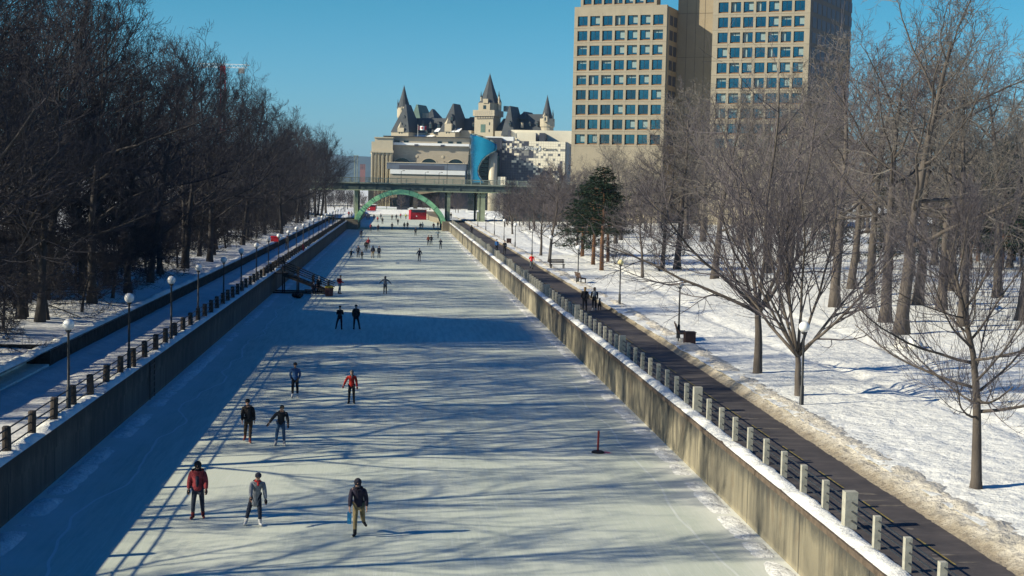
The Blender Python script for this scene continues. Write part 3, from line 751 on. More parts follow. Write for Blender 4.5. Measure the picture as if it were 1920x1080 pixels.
# --- office towers: one facade line turned 20 degrees towards the sun
TH = R(26); EX = Vector((math.cos(TH), -math.sin(TH), 0)); EY = Vector((math.sin(TH), math.cos(TH), 0))
A0 = on(1071, 280, 345.); A0.z = 3
def u_at(px, py, d=0.):
    """distance along the facade line at which the sight line of a photo spot meets it"""
    r_ = ray(px, py); o = A0+EY*d
    det = r_.x*EX.y-r_.y*EX.x
    t = (o.x*EX.y-o.y*EX.x)/det
    return ((r_.x*t-o.x)*EX.x+(r_.y*t-o.y)*EX.y), CAM_H+r_.z*t-A0.z
def window_mesh(w_, h_, kind):
    b = MB(); d = .62
    b.m = 0; b.box(0, w_, d, d+.05, .30, h_)
    b.m = 1
    b.box(0, w_, d-.07, d, .28, .36); b.box(0, w_, d-.07, d, h_-.07, h_)
    for x in (0, w_*.46, w_-.07): b.box(x, x+.07, d-.072, d-.001, .36, h_-.07)
    b.m = 2; b.add([(0, .06, 0), (w_, .06, 0), (w_, d+.04, .30), (0, d+.04, .30), (0, d+.04, 0), (w_, d+.04, 0)], [(0, 1, 2, 3), (0, 3, 4), (1, 5, 2)])
    b.m = 3
    if kind == 1: b.box(w_*.5, w_-.09, d-.02, d-.004, .4+h_*.12, h_-.1)
    if kind == 2: b.box(.09, w_-.09, d-.02, d-.004, h_*.72, h_-.1)
    if kind == 3: b.box(.09, w_*.44, d-.02, d-.004, .38, h_-.1)
    return b.mesh('window', [M['pane_dark'] if kind in (4,) else M['pane'], M['dark_metal'], M['sill'], M['blind']])
def facade(parent, u0, u1, ncol, ztops, wh, zlo, zhi, depth, edge, seed, d0=0., dim_from=99):
    rg = random.Random(seed); W = u1-u0; p = (W-edge*2)/ncol; pier = p*.20
    ww = p-pier
    wm = [window_mesh(ww, wh, k) for k in range(5)]
    b = MB()
    xs = [u0+edge+p*i for i in range(ncol)]
    b.box(u0, xs[0]+pier/2, d0, d0+.9, zlo, zhi)
    for x in xs[1:]: b.box(x-pier/2, x+pier/2, d0, d0+.9, zlo, zhi)
    b.box(xs[-1]+p-pier/2, u1, d0, d0+.9, zlo, zhi)
    edges = [zlo]+[z for zt in sorted(ztops) for z in (zt-wh, zt)]+[zhi]
    for i in range(0, len(edges), 2):
        for x in xs: b.box(x+pier/2, x+p-pier/2, d0+.012, d0+.9, edges[i], edges[i+1])
    b.build('facade_grid', M['tower'], parent)
    b = MB()
    for z in sorted(ztops):
        b.box(u0-.004, u1+.004, d0-.006, d0+.02, z-wh-.42, z-wh-.36)
    b.build('panel_joint', M['joint'], parent)
    for r_, z in enumerate(sorted(ztops, reverse=True)):
        for x in xs:
            k = rg.choice([0, 0, 1, 1, 1, 3, 2]) if r_ < dim_from else rg.choice([4, 4, 0, 1])
            link('window', wm[k], parent, None, (x+pier/2, d0, z-wh))
# lower left wing
ta = thing('office_tower', 'lower beige concrete office block with deep square windows, left of the taller tower', 'office building', A0, -TH)
u1 = u_at(1248, 120)[0]; ztop = [u_at(1160, 29+27.9*k)[1] for k in range(9)]; zroof = u_at(1160, 11)[1]
facade(ta, 0, u1, 7, ztop, 2.45, -3, zroof, 15, .55, 4, 0, 5)
b = MB(); b.box(.01, u1-.01, 9e-1, 9, -3, zroof-.6); b.box(.01, u1-.01, 9.01, 22, -3, zroof-3); b.build('wall', M['tower_core'], ta)
b = MB(); b.box(u1-.012, u1+.25, .35, 9.01, -3, zroof-.3); b.build('side_wall', M['tower_core'], ta)
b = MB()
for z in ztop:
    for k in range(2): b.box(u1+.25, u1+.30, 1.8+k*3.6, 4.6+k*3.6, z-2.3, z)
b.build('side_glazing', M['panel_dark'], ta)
ua, ub = u_at(1085, 3)[0], u_at(1228, 3)[0]
facade(ta, ua, ub, 7, [zroof+3.05, zroof+6.6], 2.45, zroof-.61, zroof+9, 9, .4, 6, 1.6)
b = MB(); b.box(ua+.01, ub-.01, 2.5, 5, zroof-.6, zroof+8.8); b.build('penthouse_wall', M['tower_core'], ta)
# taller right tower with its blank core
tb_ = thing('office_tower', 'tall beige concrete office tower rising out of the photo behind bare trees', 'office building', A0, -TH)
v0 = u_at(1336, 60)[0]; v1 = u_at(1518, 60)[0]; ztop2 = [u_at(1425, 2.5+28.7*k)[1] for k in range(-3, 10)]; zr2 = ztop2[0]+6
facade(tb_, v0, v1, 7, ztop2, 2.5, -3, zr2, 15, .95, 9)
b = MB(); b.box(v0+.01, v1-.01, .9, 6, -3, zr2-.5); b.build('wall', M['tower_core'], tb_)
sd_ = Vector((math.sin(R(7)), math.cos(R(7)))); L_ = 34
b = MB(); b.poly([(v0+.02, 6.0), (v1-.02, 6.0), (v1+.02, .5), (v1+.02+sd_.x*L_, .5+sd_.y*L_), (v0+.02, 34)][0:1]+[(v1-.3, 6.0), (v1+.02, .45), (v1+.02+sd_.x*L_, .45+sd_.y*L_), (v0+.02, 34)], -3, zr2-.4); b.build('side_wall', M['tower_side_shade'], tb_)
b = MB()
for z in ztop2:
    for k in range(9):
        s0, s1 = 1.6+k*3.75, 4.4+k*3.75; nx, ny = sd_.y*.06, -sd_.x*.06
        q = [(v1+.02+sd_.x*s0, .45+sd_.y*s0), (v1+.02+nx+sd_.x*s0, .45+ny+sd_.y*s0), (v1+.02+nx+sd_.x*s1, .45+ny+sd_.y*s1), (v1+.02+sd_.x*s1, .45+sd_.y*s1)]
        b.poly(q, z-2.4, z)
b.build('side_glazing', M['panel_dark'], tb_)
b = MB(); b.box(u1+.3, v0+.01, 8.8, 26, -3, zr2+4); b.build('core_wall', M['tower_core'], tb_)
b = MB()
for k in range(1, 5): x = u1+.3+(v0-u1)*k/5; b.box(x, x+.06, 8.75, 8.85, -3, zr2+4)
for z in ztop2[::3]: b.box(u1+.32, v0-.02, 8.74, 8.84, z-1.3, z-1.24)
b.build('panel_joint', M['joint'], tb_)

# --- green arch bridge
BY0, BY1 = 340., 356.
br = thing('arch_bridge', 'road bridge across the canal on a pale green steel arch', 'bridge', (0, BY0, 0))
OB = (0, BY0, 0)
zdk = lambda y: on(750, y, BY0).z
zd_top, zd_bot = zdk(345.5), zdk(358.5)
b = MB(); b.box(-70, 60, BY0-.6, BY1+.6, zd_bot+.25, zd_top)
for x in range(-70, 60, 4): b.box(x, x+.25, BY0-.72, BY0-.602, zd_bot+.25, zd_top)
b.build('deck', M['deck'], br, False, OB)
b = MB(); b.box(-70, 60, BY0-.9, BY0-.3, zd_bot, zd_bot+.24); b.box(-70, 60, BY1+.3, BY1+.9, zd_bot, zd_bot+.24); b.build('girder_flange', M['pale_green'], br, False, OB)
b = MB(); b.box(-70, 60, BY0-.95, BY0-.55, zd_top, zd_top+.36); b.box(-70, 60, BY1+.6, BY1+.95, zd_top, zd_top+.36); b.build('kerb', M['bridge_rail'], br, False, OB)
b = MB()
for yy in (BY0-.78, BY1+.72):
    for zz, hh in ((.62, .07), (.92, .07), (1.28, .14)): b.box(-70, 60, yy, yy+.1, zd_top+zz, zd_top+zz+hh)
b.build('railing', M['bridge_rail'], br, False, OB)
b = MB()
for k in range(0, 60):
    x = -69+k*2.2; b.box(x, x+.22, BY0-.86, BY0-.6, zd_top+.36, zd_top+1.48)
o = b.build('railing_post', M['bridge_rail'], br, False, OB)
xc = on(751, 380, BY0).x; zs = on(751, 413, BY0).z; zc = on(751, 355.5, BY0).z; hs = on(835, 413, BY0).x-xc+.1
def archz(t): return zs-.2+(zc-zs+.2)*(.5*(1-t*t)+.5*math.sqrt(max(0, 1-t*t)))
for yy in (BY0-1.15, BY1-.2):
    b = MB(); n = 40; th = 1.12; vs = []
    for i in range(n+1):
        t = -1+2*i/n; x = xc+hs*t; z = archz(t)
        dx = .001; sl = (archz(max(-1, min(1, t+.01)))-archz(max(-1, min(1, t-.01))))/(.02*hs)
        nn = Vector((-sl, 1)).normalized()
        for (qx, qz) in ((x, z), (x-nn.x*th, z-nn.y*th)):
            vs += [(qx, yy, qz), (qx, yy+1.1, qz)]
    fs = []
    for i in range(n):
        a = i*4; fs += [(a, a+4, a+5, a+1), (a+2, a+3, a+7, a+6), (a, a+2, a+6, a+4), (a+1, a+5, a+7, a+3)]
    b.add(vs, fs); b.build('arch_rib', M['arch'], br, False, OB)
    b = MB()
    for i in (4, 8, 12, 16, 24, 28, 32, 36):
        t = -1+2*i/n; x = xc+hs*t; z = archz(t); sl = (archz(t+.01)-archz(t-.01))/(.02*hs); ang = math.atan(sl)
        ca, sa = math.cos(ang), math.sin(ang)
        def rp(px_, pz_): return (x+px_*ca-pz_*sa, z+px_*sa+pz_*ca)
        q = [rp(-.045, .03), rp(.045, .03), rp(.045, -th-.03), rp(-.045, -th-.03)]
        b.add([(a_, yy-.02, c_) for a_, c_ in q]+[(a_, yy+1.16, c_) for a_, c_ in q], [(0, 1, 2, 3), (7, 6, 5, 4), (0, 4, 5, 1), (1, 5, 6, 2), (2, 6, 7, 3), (3, 7, 4, 0)])
    b.build('arch_seam', M['arch_joint'], br, False, OB)
for px_, w_ in ((668, .75), (841, .75), (897, .5), (905, 1.1)):
    x = on(px_, 390, BY0).x
    for yy in (BY0-.3, BY1-.7):
        b = MB(); b.box(x-w_/2, x+w_/2, yy, yy+.9, 1.0, zd_bot+.1); b.box(x-w_/2-.12, x+w_/2+.12, yy-.1, yy+1., zd_bot-.75, zd_bot-.45)
        b.build('pier', M['pale_green'], br, False, OB)
    b = MB(); b.box(x-w_*.3, x+w_*.3, BY0+.7, BY1-.8, 1.5, zd_bot-.6)
    if px_ != 897: b.build('pier_wall', M['deck'], br, False, OB)
b = MB(); b.box(xc+hs-.9, XR+.9, YB-2, BY1+3, -1, 2.25); b.build('abutment', M['stone'], br, False, OB); b = MB(); b.box(XL-.9, xc-hs+.9, YB-2, BY1+3, -1, 2.25); b.build('abutment', M['stone'], br, False, OB)
b = MB(); b.box(26, 60, BY0+2, BY1+2, 0, zd_bot+.2); b.build('end_wall', M['deck'], br, False, OB)
for k, px_ in enumerate((640, 752, 797, 823, 838)):
    t = thing('bridge_lamp', ['thin dark lamp post at the left end of the bridge', 'thin lamp post on the bridge left of the arches of the stone hall', 'thin lamp post on the bridge before the middle of the stone hall', 'short lamp post on the bridge beside the tall double lamp', 'tall double-armed lamp post on the bridge'][k], 'lamp post', (on(px_, 340, BY1-2).x, BY1-2, zd_top))
    h = (3.4, 3.2, 3.0, 3.0, 5.6)[k]
    b = MB(); b.tube([(0, 0, 0), (0, 0, h)], [.09, .05], 6); b.build('pole', M['iron'], t)
    b = MB()
    for s_ in ((1,), (1,), (1,), (1,), (-1, 1))[k]: b.tube([(0, 0, h), (s_*.55, 0, h+.18)], .04, 5); b.ball((s_*.7, 0, h+.16), (.24, .14, .09), 8, 5)
    b.build('lamp_head', M['iron'], t)

# --- beyond the bridge
def zfar(X, Y): return 2.1+.35*fbm(X*.12, Y*.12)+.15*fbm(X*.6, Y*.6)
struct('far_left_bank', grid_mesh('far_left_bank', steps(-160, -60, 8)[:-1]+steps(-60, -11.3, 2), steps(BY1+1, 640, 3), lambda X, Y: np.where(X > -11.3-.01-np.clip(Y-420, 0, 60)*.02, zfar(X, Y)*.3, zfar(X, Y)), M['snow_left']))
struct('far_right_bank', grid_mesh('far_right_bank', steps(11.3, 40, 1.2)[:-1]+steps(40, 300, 8), steps(BY1+1, 640, 3), zfar, M['snow']))
b = MB(); b.poly([(11.5, 345), (11.5, 395), (9.2, 425), (8.6, 470), (8.4, 500), (12.9, 500), (12.9, 345)], -.5, 1.5)
wk = tag(b.build('canal_wall', M['stone']), 'curved low stone canal wall with snow beyond the bridge on the right', 'wall')
b = MB(); b.poly([(-11.2, 357), (-11.2, 470), (-30, 478), (-30, 357)], -.5, 1.9)
tag(b.build('canal_wall', M['stone']), 'stone canal wall beyond the bridge on the left', 'wall')
struct('snow_terrace', grid_mesh('snow_terrace', steps(-40, 34, 1.5), steps(498, 512, 1), lambda X, Y: .1+np.clip((Y-498)/6, 0, 1)*1.6+.3*fbm(X*.5, Y*.5), M['snow']))
def hut(name, label, x, y, w_, d_, h_, rz):
    t = thing(name, label, 'kiosk', (x, y, 0), rz)
    b = MB(); b.box(-w_/2, w_/2, -d_/2, d_/2, 0, h_); b.build('wall', M['red'], t)
    b = MB(); b.box(-w_/2-.3, w_/2+.3, -d_/2-.4, d_/2+.3, h_, h_+.18); b.build('roof', M['white'], t)
    b = MB(); b.box(-w_/2+.3, w_/2-.3, -d_/2-.03, -d_/2-.003, h_*.72, h_-.1); b.build('serving_hatch', M['panel_dark'], t)
    b = MB(); b.ball((-.6, -d_/2, h_*.35), (.2, .04, .2), 10, 6); b.build('emblem', M['white'], t)
    return t
q = at(783, 412, 0)
hut('kiosk', 'bright red skate hut with white roof on the ice beyond the arch', q.x, q.y+2, 4.9, 4, 3.1, R(8))
b = MB(); b.lathe((0, 0, 0), [(1.6, 0), (1.2, .3), (.2, .4)], 12)
q = on(697, 393, 470); hut('kiosk', 'smaller red hut half hidden behind the left foot of the arch', q.x, 470, 2.6, 3, 1.9, R(-5)).location.z = 1.9
fb = thing('far_bridge', 'grey concrete road bridge with dark piers beyond the green arch', 'bridge', (0, 530, 0)); OF = (0, 530, 0)
b = MB(); b.box(-90, 90, 522, 545, 8.9, 10.0); b.build('deck', M['deck'], fb, False, OF)
for a_, c_, mt in ((744, 768, 'panel_dark'), (824, 838, 'panel_dark'), (850, 893, 'panel_dark'), (775, 783, 'stone'), (690, 700, 'stone')):
    x0, x1 = on(a_, 380, 524).x, on(c_, 380, 524).x
    b = MB(); b.box(x0, x1, 522+(2 if mt == 'stone' else 3), 526 if mt == 'stone' else 544, 0, 8.9); b.build('pier', M[mt], fb, False, OF)
rg = random.Random(31)
for i in range(20):                                # leafless trees closing the view beyond the bridges
    x = rg.uniform(-55, 45); y = rg.uniform(515, 600)
    if -9 < x < 9 and y < 560: y = 575
    tree(rg.choice(['D0', 'D1']), 'far leafless tree seen under the green bridge', x, y, 1.6, rg.uniform(0, 6), rg.uniform(.55, .72), 'far trees seen under the bridge')
for i in range(14):
    x = rg.uniform(16, 60); y = rg.uniform(385, 480)
    tree(rg.choice(['D0', 'D1']), 'leafless tree beyond the right end of the bridge', x, y, 2, rg.uniform(0, 6), rg.uniform(.5, .75), 'trees beyond the right end of the bridge')
for i in range(16):
    x = rg.uniform(-90, -16); y = rg.uniform(375, 500)
    tree(rg.choice(['L0', 'L2', 'D0']), 'leafless tree beyond the left end of the bridge', x, y, 2, rg.uniform(0, 6), rg.uniform(.5, .62), 'trees beyond the left end of the bridge')
for i in range(16):
    y = rg.uniform(232, 330); x = rg.uniform(19.5, 34)
    tree(rg.choice(['D0', 'D1']), 'dark leafless tree crowding the right bank before the bridge', x, y, zr_(x, y)-.1, rg.uniform(0, 6), rg.uniform(.62, .9), 'trees crowding the right bank before the bridge')
for i in range(24):                                # low thicket closing off the ground beyond the arch
    x = rg.uniform(-26, 22); y = rg.uniform(506, 519)
    tree(rg.choice(['D0', 'D1']), 'low dark leafless tree behind the red hut under the far bridge', x, y, 1.2, rg.uniform(0, 6), rg.uniform(.40, .58), 'low trees behind the red hut')
# willow-like pale tree left of the stone hall
for px_, lb in ((716, 'pale weeping leafless tree at the left corner of the stone hall'), (737, 'smaller pale leafless tree before the stone hall')):
    q = on(px_, 345, 520); tree('D1', lb, q.x, 520, 3, 1., .8)

# --- stone railway hall
SY = 560.
def sx(x, y=300): return on(x, y, SY).x
def sz(y, x=800): return on(x, y, SY).z
OS = (sx(790), SY, 0)
st = thing('stone_hall', 'long low limestone hall with three half-round windows behind the bridge', 'hall', OS, R(-4))
b = MB(); b.box(sx(737), sx(882), SY, SY+30, 2, sz(272)); b.build('wall', M['station'], st, False, OS)
b = MB(); b.box(sx(717), sx(882), SY+4, SY+40, sz(272), sz(257)); b.build('attic', M['station'], st, False, OS)
b = MB(); b.box(sx(716), sx(883), SY+3, SY+41, sz(257), sz(255.5)); b.build('cornice', M['slate'], st, False, OS)
for x0, x1 in ((738, 747), (755, 764), (819, 827), (839, 848), (855, 864)):
    b = MB(); b.box(sx(x0), sx(x1), SY+3.9, SY+4.1, sz(269), sz(264)); b.build('window', M['glass_dark'], st, False, OS)
b = MB(); b.box(sx(736), sx(879), SY-1.2, SY+4, sz(273), sz(268.5)); b.build('roof_snow', M['roof_snow'], st, False, OS)
for x in (780.5, 829.5):
    b = MB(); b.box(sx(x-3.5), sx(x+3.5), SY-1.4, SY-.1, sz(274.5), sz(271)); b.build('vent', M['panel_dark'], st, False, OS)
for xm in (754, 804.5, 854.5):
    b = MB(); r_ = sx(xm+15)-sx(xm); n = 18; c = (sx(xm), sz(309))
    pts = [(c[0]+r_*math.cos(math.pi*i/n), c[1]+r_*.78*math.sin(math.pi*i/n)) for i in range(n+1)]
    b.add([(x, SY-.05, z) for x, z in pts]+[(x, SY+.3, z) for x, z in pts], [tuple(range(n, -1, -1))]+[(i, i+1, n+2+i, n+1+i) for i in range(n)])
    w_ = b.build('arched_window', M['glass_dark'], st, False, OS)
    b = MB(); k = 1.09; p2 = [(c[0]+r_*k*math.cos(math.pi*i/n), c[1]+r_*k*.78*math.sin(math.pi*i/n)) for i in range(n+1)]
    for i in range(n): b.add([(pts[i][0], SY-.16, pts[i][1]), (p2[i][0], SY-.16, p2[i][1]), (p2[i+1][0], SY-.16, p2[i+1][1]), (pts[i+1][0], SY-.16, pts[i+1][1]), (pts[i][0], SY, pts[i][1]), (p2[i][0], SY, p2[i][1]), (p2[i+1][0], SY, p2[i+1][1]), (pts[i+1][0], SY, pts[i+1][1])], [(0, 1, 2, 3), (1, 5, 6, 2), (0, 3, 7, 4)])
    b.build('arch_surround', M['station_light'], w_, False, OS)
for xm in (781, 830):
    b = MB(); b.lathe((0, 0, 0), [(.55, 0), (.55, .12), (.35, .16)], 14)
    b.v = [(x+sx(xm), SY-z, y+sz(293.5)) for x, y, z in b.v]; b.build('roundel', M['station_light'], st, False, OS)
b = MB(); b.box(sx(727), sx(875), SY-4.5, SY-.005, sz(318.5), sz(306.5)); b.build('canopy', M['blue_wall'], st, False, OS)
b = MB(); b.box(sx(750), sx(834), SY-4.56, SY-4.505, sz(318.3), sz(311)); b.build('canopy_glazing', M['panel_dark'], st, False, OS)
b = MB(); b.box(sx(726), sx(876), SY-4.7, SY-.004, sz(306.5), sz(305.3)); b.build('canopy_edge', M['station_light'], st, False, OS)
b = MB(); b.box(sx(737), sx(874), SY-14, SY-4.6, sz(321), sz(319.5)); b.add([(sx(737), SY-14, sz(327.5)), (sx(874), SY-14, sz(327.5)), (sx(874), SY-14, sz(321)), (sx(737), SY-14, sz(321)), (sx(737), SY-5, sz(319.6)), (sx(874), SY-5, sz(319.6)), (sx(737), SY-5, sz(327.5)), (sx(874), SY-5, sz(327.5))], [(0, 1, 2, 3), (3, 2, 5, 4), (0, 3, 4, 6), (1, 7, 5, 2)]); b.build('low_roof_snow', M['roof_snow'], st, False, OS)
b = MB(); b.box(sx(737), sx(874), SY-13.6, SY-.01, 2, sz(327.4)); b.build('low_wall', M['station'], st, False, OS)
b = MB(); b.box(sx(703), sx(737)-.01, SY-3, SY+38, 2, sz(261)); b.build('end_block', M['station_light'], st, False, OS)
b = MB(); b.box(sx(697), sx(716), SY-1.5, SY-3.01, 2, sz(268)); b.box(sx(701), sx(738)+.2, SY-4.4, SY-3.005, sz(286), sz(284)); b.box(sx(696), sx(739), SY-4.8, SY-2.9, sz(288.5), sz(286)); b.box(sx(702), sx(738), SY-3.5, SY+38.4, sz(261), sz(259.3)); b.build('end_cornice', M['station_light'], st, False, OS)
for x in (700, 706, 712, 719, 727, 734):
    b = MB(); b.lathe((sx(x), SY-3.7, 2), [(.62, 0), (.62, sz(290)-2.3), (.8, sz(290)-2.2), (.8, sz(288.6)-2)], 10); b.build('column', M['station_light'], st, True, OS)
b = MB()
for x in (703, 716, 723.5, 731): b.box(sx(x)-.45, sx(x)+.45, SY-3.06, SY-3.003, 8, sz(293))
b.build('tall_window', M['glass_dark'], st, False, OS)

# --- glass-fronted meeting hall
HY = 480.
def hx(x, y=300): return on(x, y, HY).x
def hz(y, x=960): return on(x, y, HY).z
OH = (hx(970), HY, 0)
ha = thing('concrete_hall', 'modern hall with chequered grey and white front and tall blue glass prow', 'hall', OH, R(-10))
x0, x1, z0, z1 = hx(941), hx(1059), hz(341), hz(264)
b = MB(); b.box(x0, x1, HY+.2, HY+40, 2, z1); b.box(x1-.3, x1+.5, HY+.25, HY+30, 2, z1); b.build('wall', M['panel_grey'], ha, False, OH)
nx, nz = 26, 17; rg = random.Random(77); b = MB(); pw_, ph_ = (x1-x0)/nx, (z1-z0)/nz
for i in range(nx):
    for j in range(nz):
        fx, fz = (i+.5)/nx, (j+.5)/nz
        s_ = (fx-.40)*1.6+(fz-.50)*.75+.38*math.exp(-((fx-.60)/.16)**2-((fz-.48)/.22)**2)+rg.gauss(0, .52)
        if fz < .28: s_ -= .5
        if fx < .45 and fz > .6: s_ -= .15
        if fx > .9 and fz < .72: s_ -= .4
        b.m = 2 if s_ > .30 else (0 if s_ < -.12 else 1)
        if fz > .93 and fx > .5: b.m = 2
        b.box(x0+pw_*i+.02, x0+pw_*(i+1)-.02, HY, HY+.16, z0+ph_*j+.02, z0+ph_*(j+1)-.02)
b.build('panel_front', [M['panel_dark'], M['panel_grey'], M['panel_white']], ha, False, OH)
b = MB(); b.box(hx(945), hx(1100), HY+22, HY+60, z1-1, hz(239.5, 1000)); b.build('upper_wall', M['panel_white'], ha, False, OH)
b = MB(); b.box(hx(939.5), hx(945)-.01, HY+21, HY+60, z1-6, hz(240)); b.box(hx(956), hx(962), HY+21.8, HY+21.99, hz(264), hz(244.5)); b.box(hx(1006), hx(1016), HY+10, HY+21.9, hz(266), hz(246)); b.build('dark_recess', M['panel_dark'], ha, False, OH)
b = MB(); b.box(hx(962), hx(998), HY+12, HY+21.7, z1-1, hz(245.5)); b.build('roof_box', M['panel_white'], ha, False, OH)
b = MB(); b.box(hx(904), hx(941)+3, HY+8, HY+40, hz(266), hz(255)); b.build('white_roof', M['roof_snow'], ha, False, OH)
b = MB(); b.box(hx(938)-.2, hx(941)-.02, HY-.6, HY+20, 2, hz(263)); b.build('dark_fin', M['panel_dark'], ha, False, OH)
# blue prow: a sheet of curved glass between its left and right outlines
lo = [(252, 883.5), (262, 882.5), (275, 881), (290, 878.5), (305, 876.5), (320, 875.5), (335, 876), (344, 877)]
def lerp_tab(t, y):
    for (a, xa), (c, xc_) in zip(t, t[1:]):
        if y <= c: return xa+(xc_-xa)*(y-a)/(c-a)
    return t[-1][1]
ro = [(252, 888), (254, 897), (258, 910), (264, 924), (270, 935), (278, 936), (284, 935), (288, 926), (294, 916), (302, 908), (312, 902), (322, 900), (330, 902), (338, 908), (344, 913)]
ny_, nu = 40, 12; vs = []
for j in range(ny_+1):
    y = 252+92*j/ny_; a = lerp_tab(lo, y); c = lerp_tab(ro, y)
    for i in range(nu+1):
        f = i/nu; x = a+(c-a)*f
        full = (x-876)/60; bulge = -5.5*math.sin(min(1, max(0, full))*math.pi*.5)+7*max(0, .25-full)**1.2*4
        vs.append((hx(x, y), HY-2+bulge, hz(y, x)))
b = MB(); b.add(vs, [(j*(nu+1)+i+1, j*(nu+1)+i, (j+1)*(nu+1)+i, (j+1)*(nu+1)+i+1) for j in range(ny_) for i in range(nu)])
g = b.build('glass_prow', [M['curtain'], M['glass_dark']], ha, True, OH)
sm = g.modifiers.new('thickness', 'SOLIDIFY'); sm.thickness = .35; sm.offset = 1
b = MB()
for (y0_, xa), (y1_, xb) in zip(ro[6:], ro[7:]):
    f = lambda x, y: (hx(x, y), HY-2-5.5*math.sin(min(1, (x-876)/60)*math.pi*.5)-.25, hz(y, x))
    b.tube([f(xa, y0_), f(xb, y1_)], .22, 6)
b.build('prow_rim', M['deck'], ha, True, OH); b = MB()
for (y0_, xa), (y1_, xb) in zip(ro[:5], ro[1:5]): b.tube([f(xa, y0_), f(xb, y1_)], .3, 6)
b.build('prow_rim', M['deck'], ha, True, OH)
b = MB(); b.poly([(hx(877), HY+1), (hx(940), HY+2.5), (hx(940), HY+8), (hx(877), HY+8)], 2, hz(292)); b.build('lobby_glass', M['glass_dark'], ha, False, OH)
b = MB()
for y in (300, 308, 316, 324, 332): b.box(hx(890), hx(920), HY+.4, HY+1.2, hz(y), hz(y)+.25)
b.build('lobby_floor', M['dark_metal'], ha, False, OH)
b = MB(); b.poly([(hx(878), HY+2), (hx(937), HY+3), (hx(937), HY+20), (hx(884), HY+20)], hz(292), hz(258)); b.build('rear_wall', M['panel_dark'], ha, False, OH)
b = MB(); b.lathe((hx(926.5), HY-3.6, 2), [(1.55, 0), (1.45, hz(287)-2)], 24); b.build('silver_column', M['silver'], ha, True, OH)
b = MB(); b.box(hx(936), hx(950), HY-4, HY-.01, 2, hz(332)); b.build('entrance_block', M['panel_white'], ha, False, OH)
def lettering(txt, px0, px1, py, size, mt='letter'):
    cu = bpy.data.curves.new('lettering', 'FONT'); cu.body = txt; cu.size = size; cu.extrude = .08; cu.materials.append(M[mt])
    o = bpy.data.objects.new('lettering', cu); COL.objects.link(o); o.parent = ha
    o.rotation_euler = (R(90), 0, 0); o.location = (hx(px0)-OH[0], -.12, hz(py))
    bpy.context.view_layer.update(); wd = max(.01, o.dimensions.x); sx_ = (hx(px1)-hx(px0))/wd
    me = bpy.data.meshes.new_from_object(o.evaluated_get(bpy.context.evaluated_depsgraph_get())); loc, rot = tuple(o.location), tuple(o.rotation_euler)
    bpy.data.objects.remove(o); o = link('lettering', me, ha, None, loc); o.rotation_euler = rot; o.scale = (sx_, 1, 1)
lettering('Centre', 954, 981, 279.5, 1.35); lettering('Shaw', 983, 1007, 280, 1.75); lettering(')', 1008, 1013, 280, 1.9); lettering('Centre', 1016, 1043, 281, 1.35, 'panel_grey')

# --- castle hotel with steep roofs
CY = 700.
def cx_(x, y=230): return on(x, y, CY).x
def cz(y, x=870): return on(x, y, CY).z
OC = (cx_(880), CY, 0)
ho = thing('castle_hotel', 'pale stone castle hotel with steep dark roofs, pointed turrets and a square tower', 'hotel', OC, R(-25)); ho.scale = (1.1, 1, 1)
def sh(dy): return math.sin(R(25))*dy/(math.cos(R(25))*1.1)
def cbox(name, xa, xb, ya, yb, dy, dp, mt): 
    b = MB(); e = sh(dy); b.box(cx_(xa)-e, cx_(xb)-e, CY+dy, CY+dy+dp, cz(yb, xa), cz(ya, xa)); return b.build(name, M[mt], ho, False, OC)
def chip(name, xa, xb, yb, ya, ra, rb, dy, dp, mt='slate', ry=None):
    b = MB(); r0, r1 = (CY+dy+dp*ry[0], CY+dy+dp*ry[1]) if ry else (None, None)
    e = sh(dy); b.hip(cx_(xa)-e, cx_(xb)-e, CY+dy, CY+dy+dp, cz(yb, xa), cz(ya, xa), cx_(ra, ya)-e, cx_(rb, ya)-e, r0, r1); return b.build(name, M[mt], ho, False, OC)
def ccone(name, x, rpx, yb, ya, dy, k=16, mt='slate', flare=1.12):
    r_ = rpx*CY/F_PX; h = cz(ya, x)-cz(yb, x)
    b = MB(); b.lathe((cx_(x, yb)-sh(dy), CY+dy, cz(yb, x)), [(r_*flare, 0), (r_*.93, h*.08), (r_*.45, h*.52), (.08, h), (.05, h*1.03)], k); return b.build(name, M[mt], ho, False, OC)
def ccyl(name, x, rpx, yb, ya, dy, k=16, mt='cream', corbel=True):
    r_ = rpx*CY/F_PX; h = cz(ya, x)-cz(yb, x)
    pr_ = [(r_*.86, 0), (r_*.86, h*.55), (r_, h*.62), (r_, h)] if corbel else [(r_, 0), (r_, h)]
    b = MB(); b.lathe((cx_(x, yb)-sh(dy), CY+dy, cz(yb, x)), pr_, k); return b.build(name, M[mt], ho, False, OC)
def dormer(x, yb, ya, wpx, dy):
    t = cbox('dormer', x-wpx/2, x+wpx/2, ya+(yb-ya)*.45, yb, dy, 4, 'slate')
    b = MB(); xa, xb = cx_(x-wpx/2-.4)-sh(dy), cx_(x+wpx/2+.4)-sh(dy); zb, za = cz(ya+(yb-ya)*.45, x), cz(ya, x)
    b.add([(xa, CY+dy-.3, zb), (xb, CY+dy-.3, zb), ((xa+xb)/2, CY+dy-.3, za), (xa, CY+dy+4, zb), (xb, CY+dy+4, zb), ((xa+xb)/2, CY+dy+4, za)], [(0, 1, 2), (0, 2, 5, 3), (1, 4, 5, 2), (3, 5, 4)])
    r_ = b.build('dormer_roof', M['slate'], t, False, OC)
    b = MB(); b.box(cx_(x-wpx*.3)-sh(dy), cx_(x+wpx*.3)-sh(dy), CY+dy-.08, CY+dy-.003, cz(yb-1, x), cz(ya+(yb-ya)*.5, x)); b.build('pane', M['glass_dark'], t, False, OC)
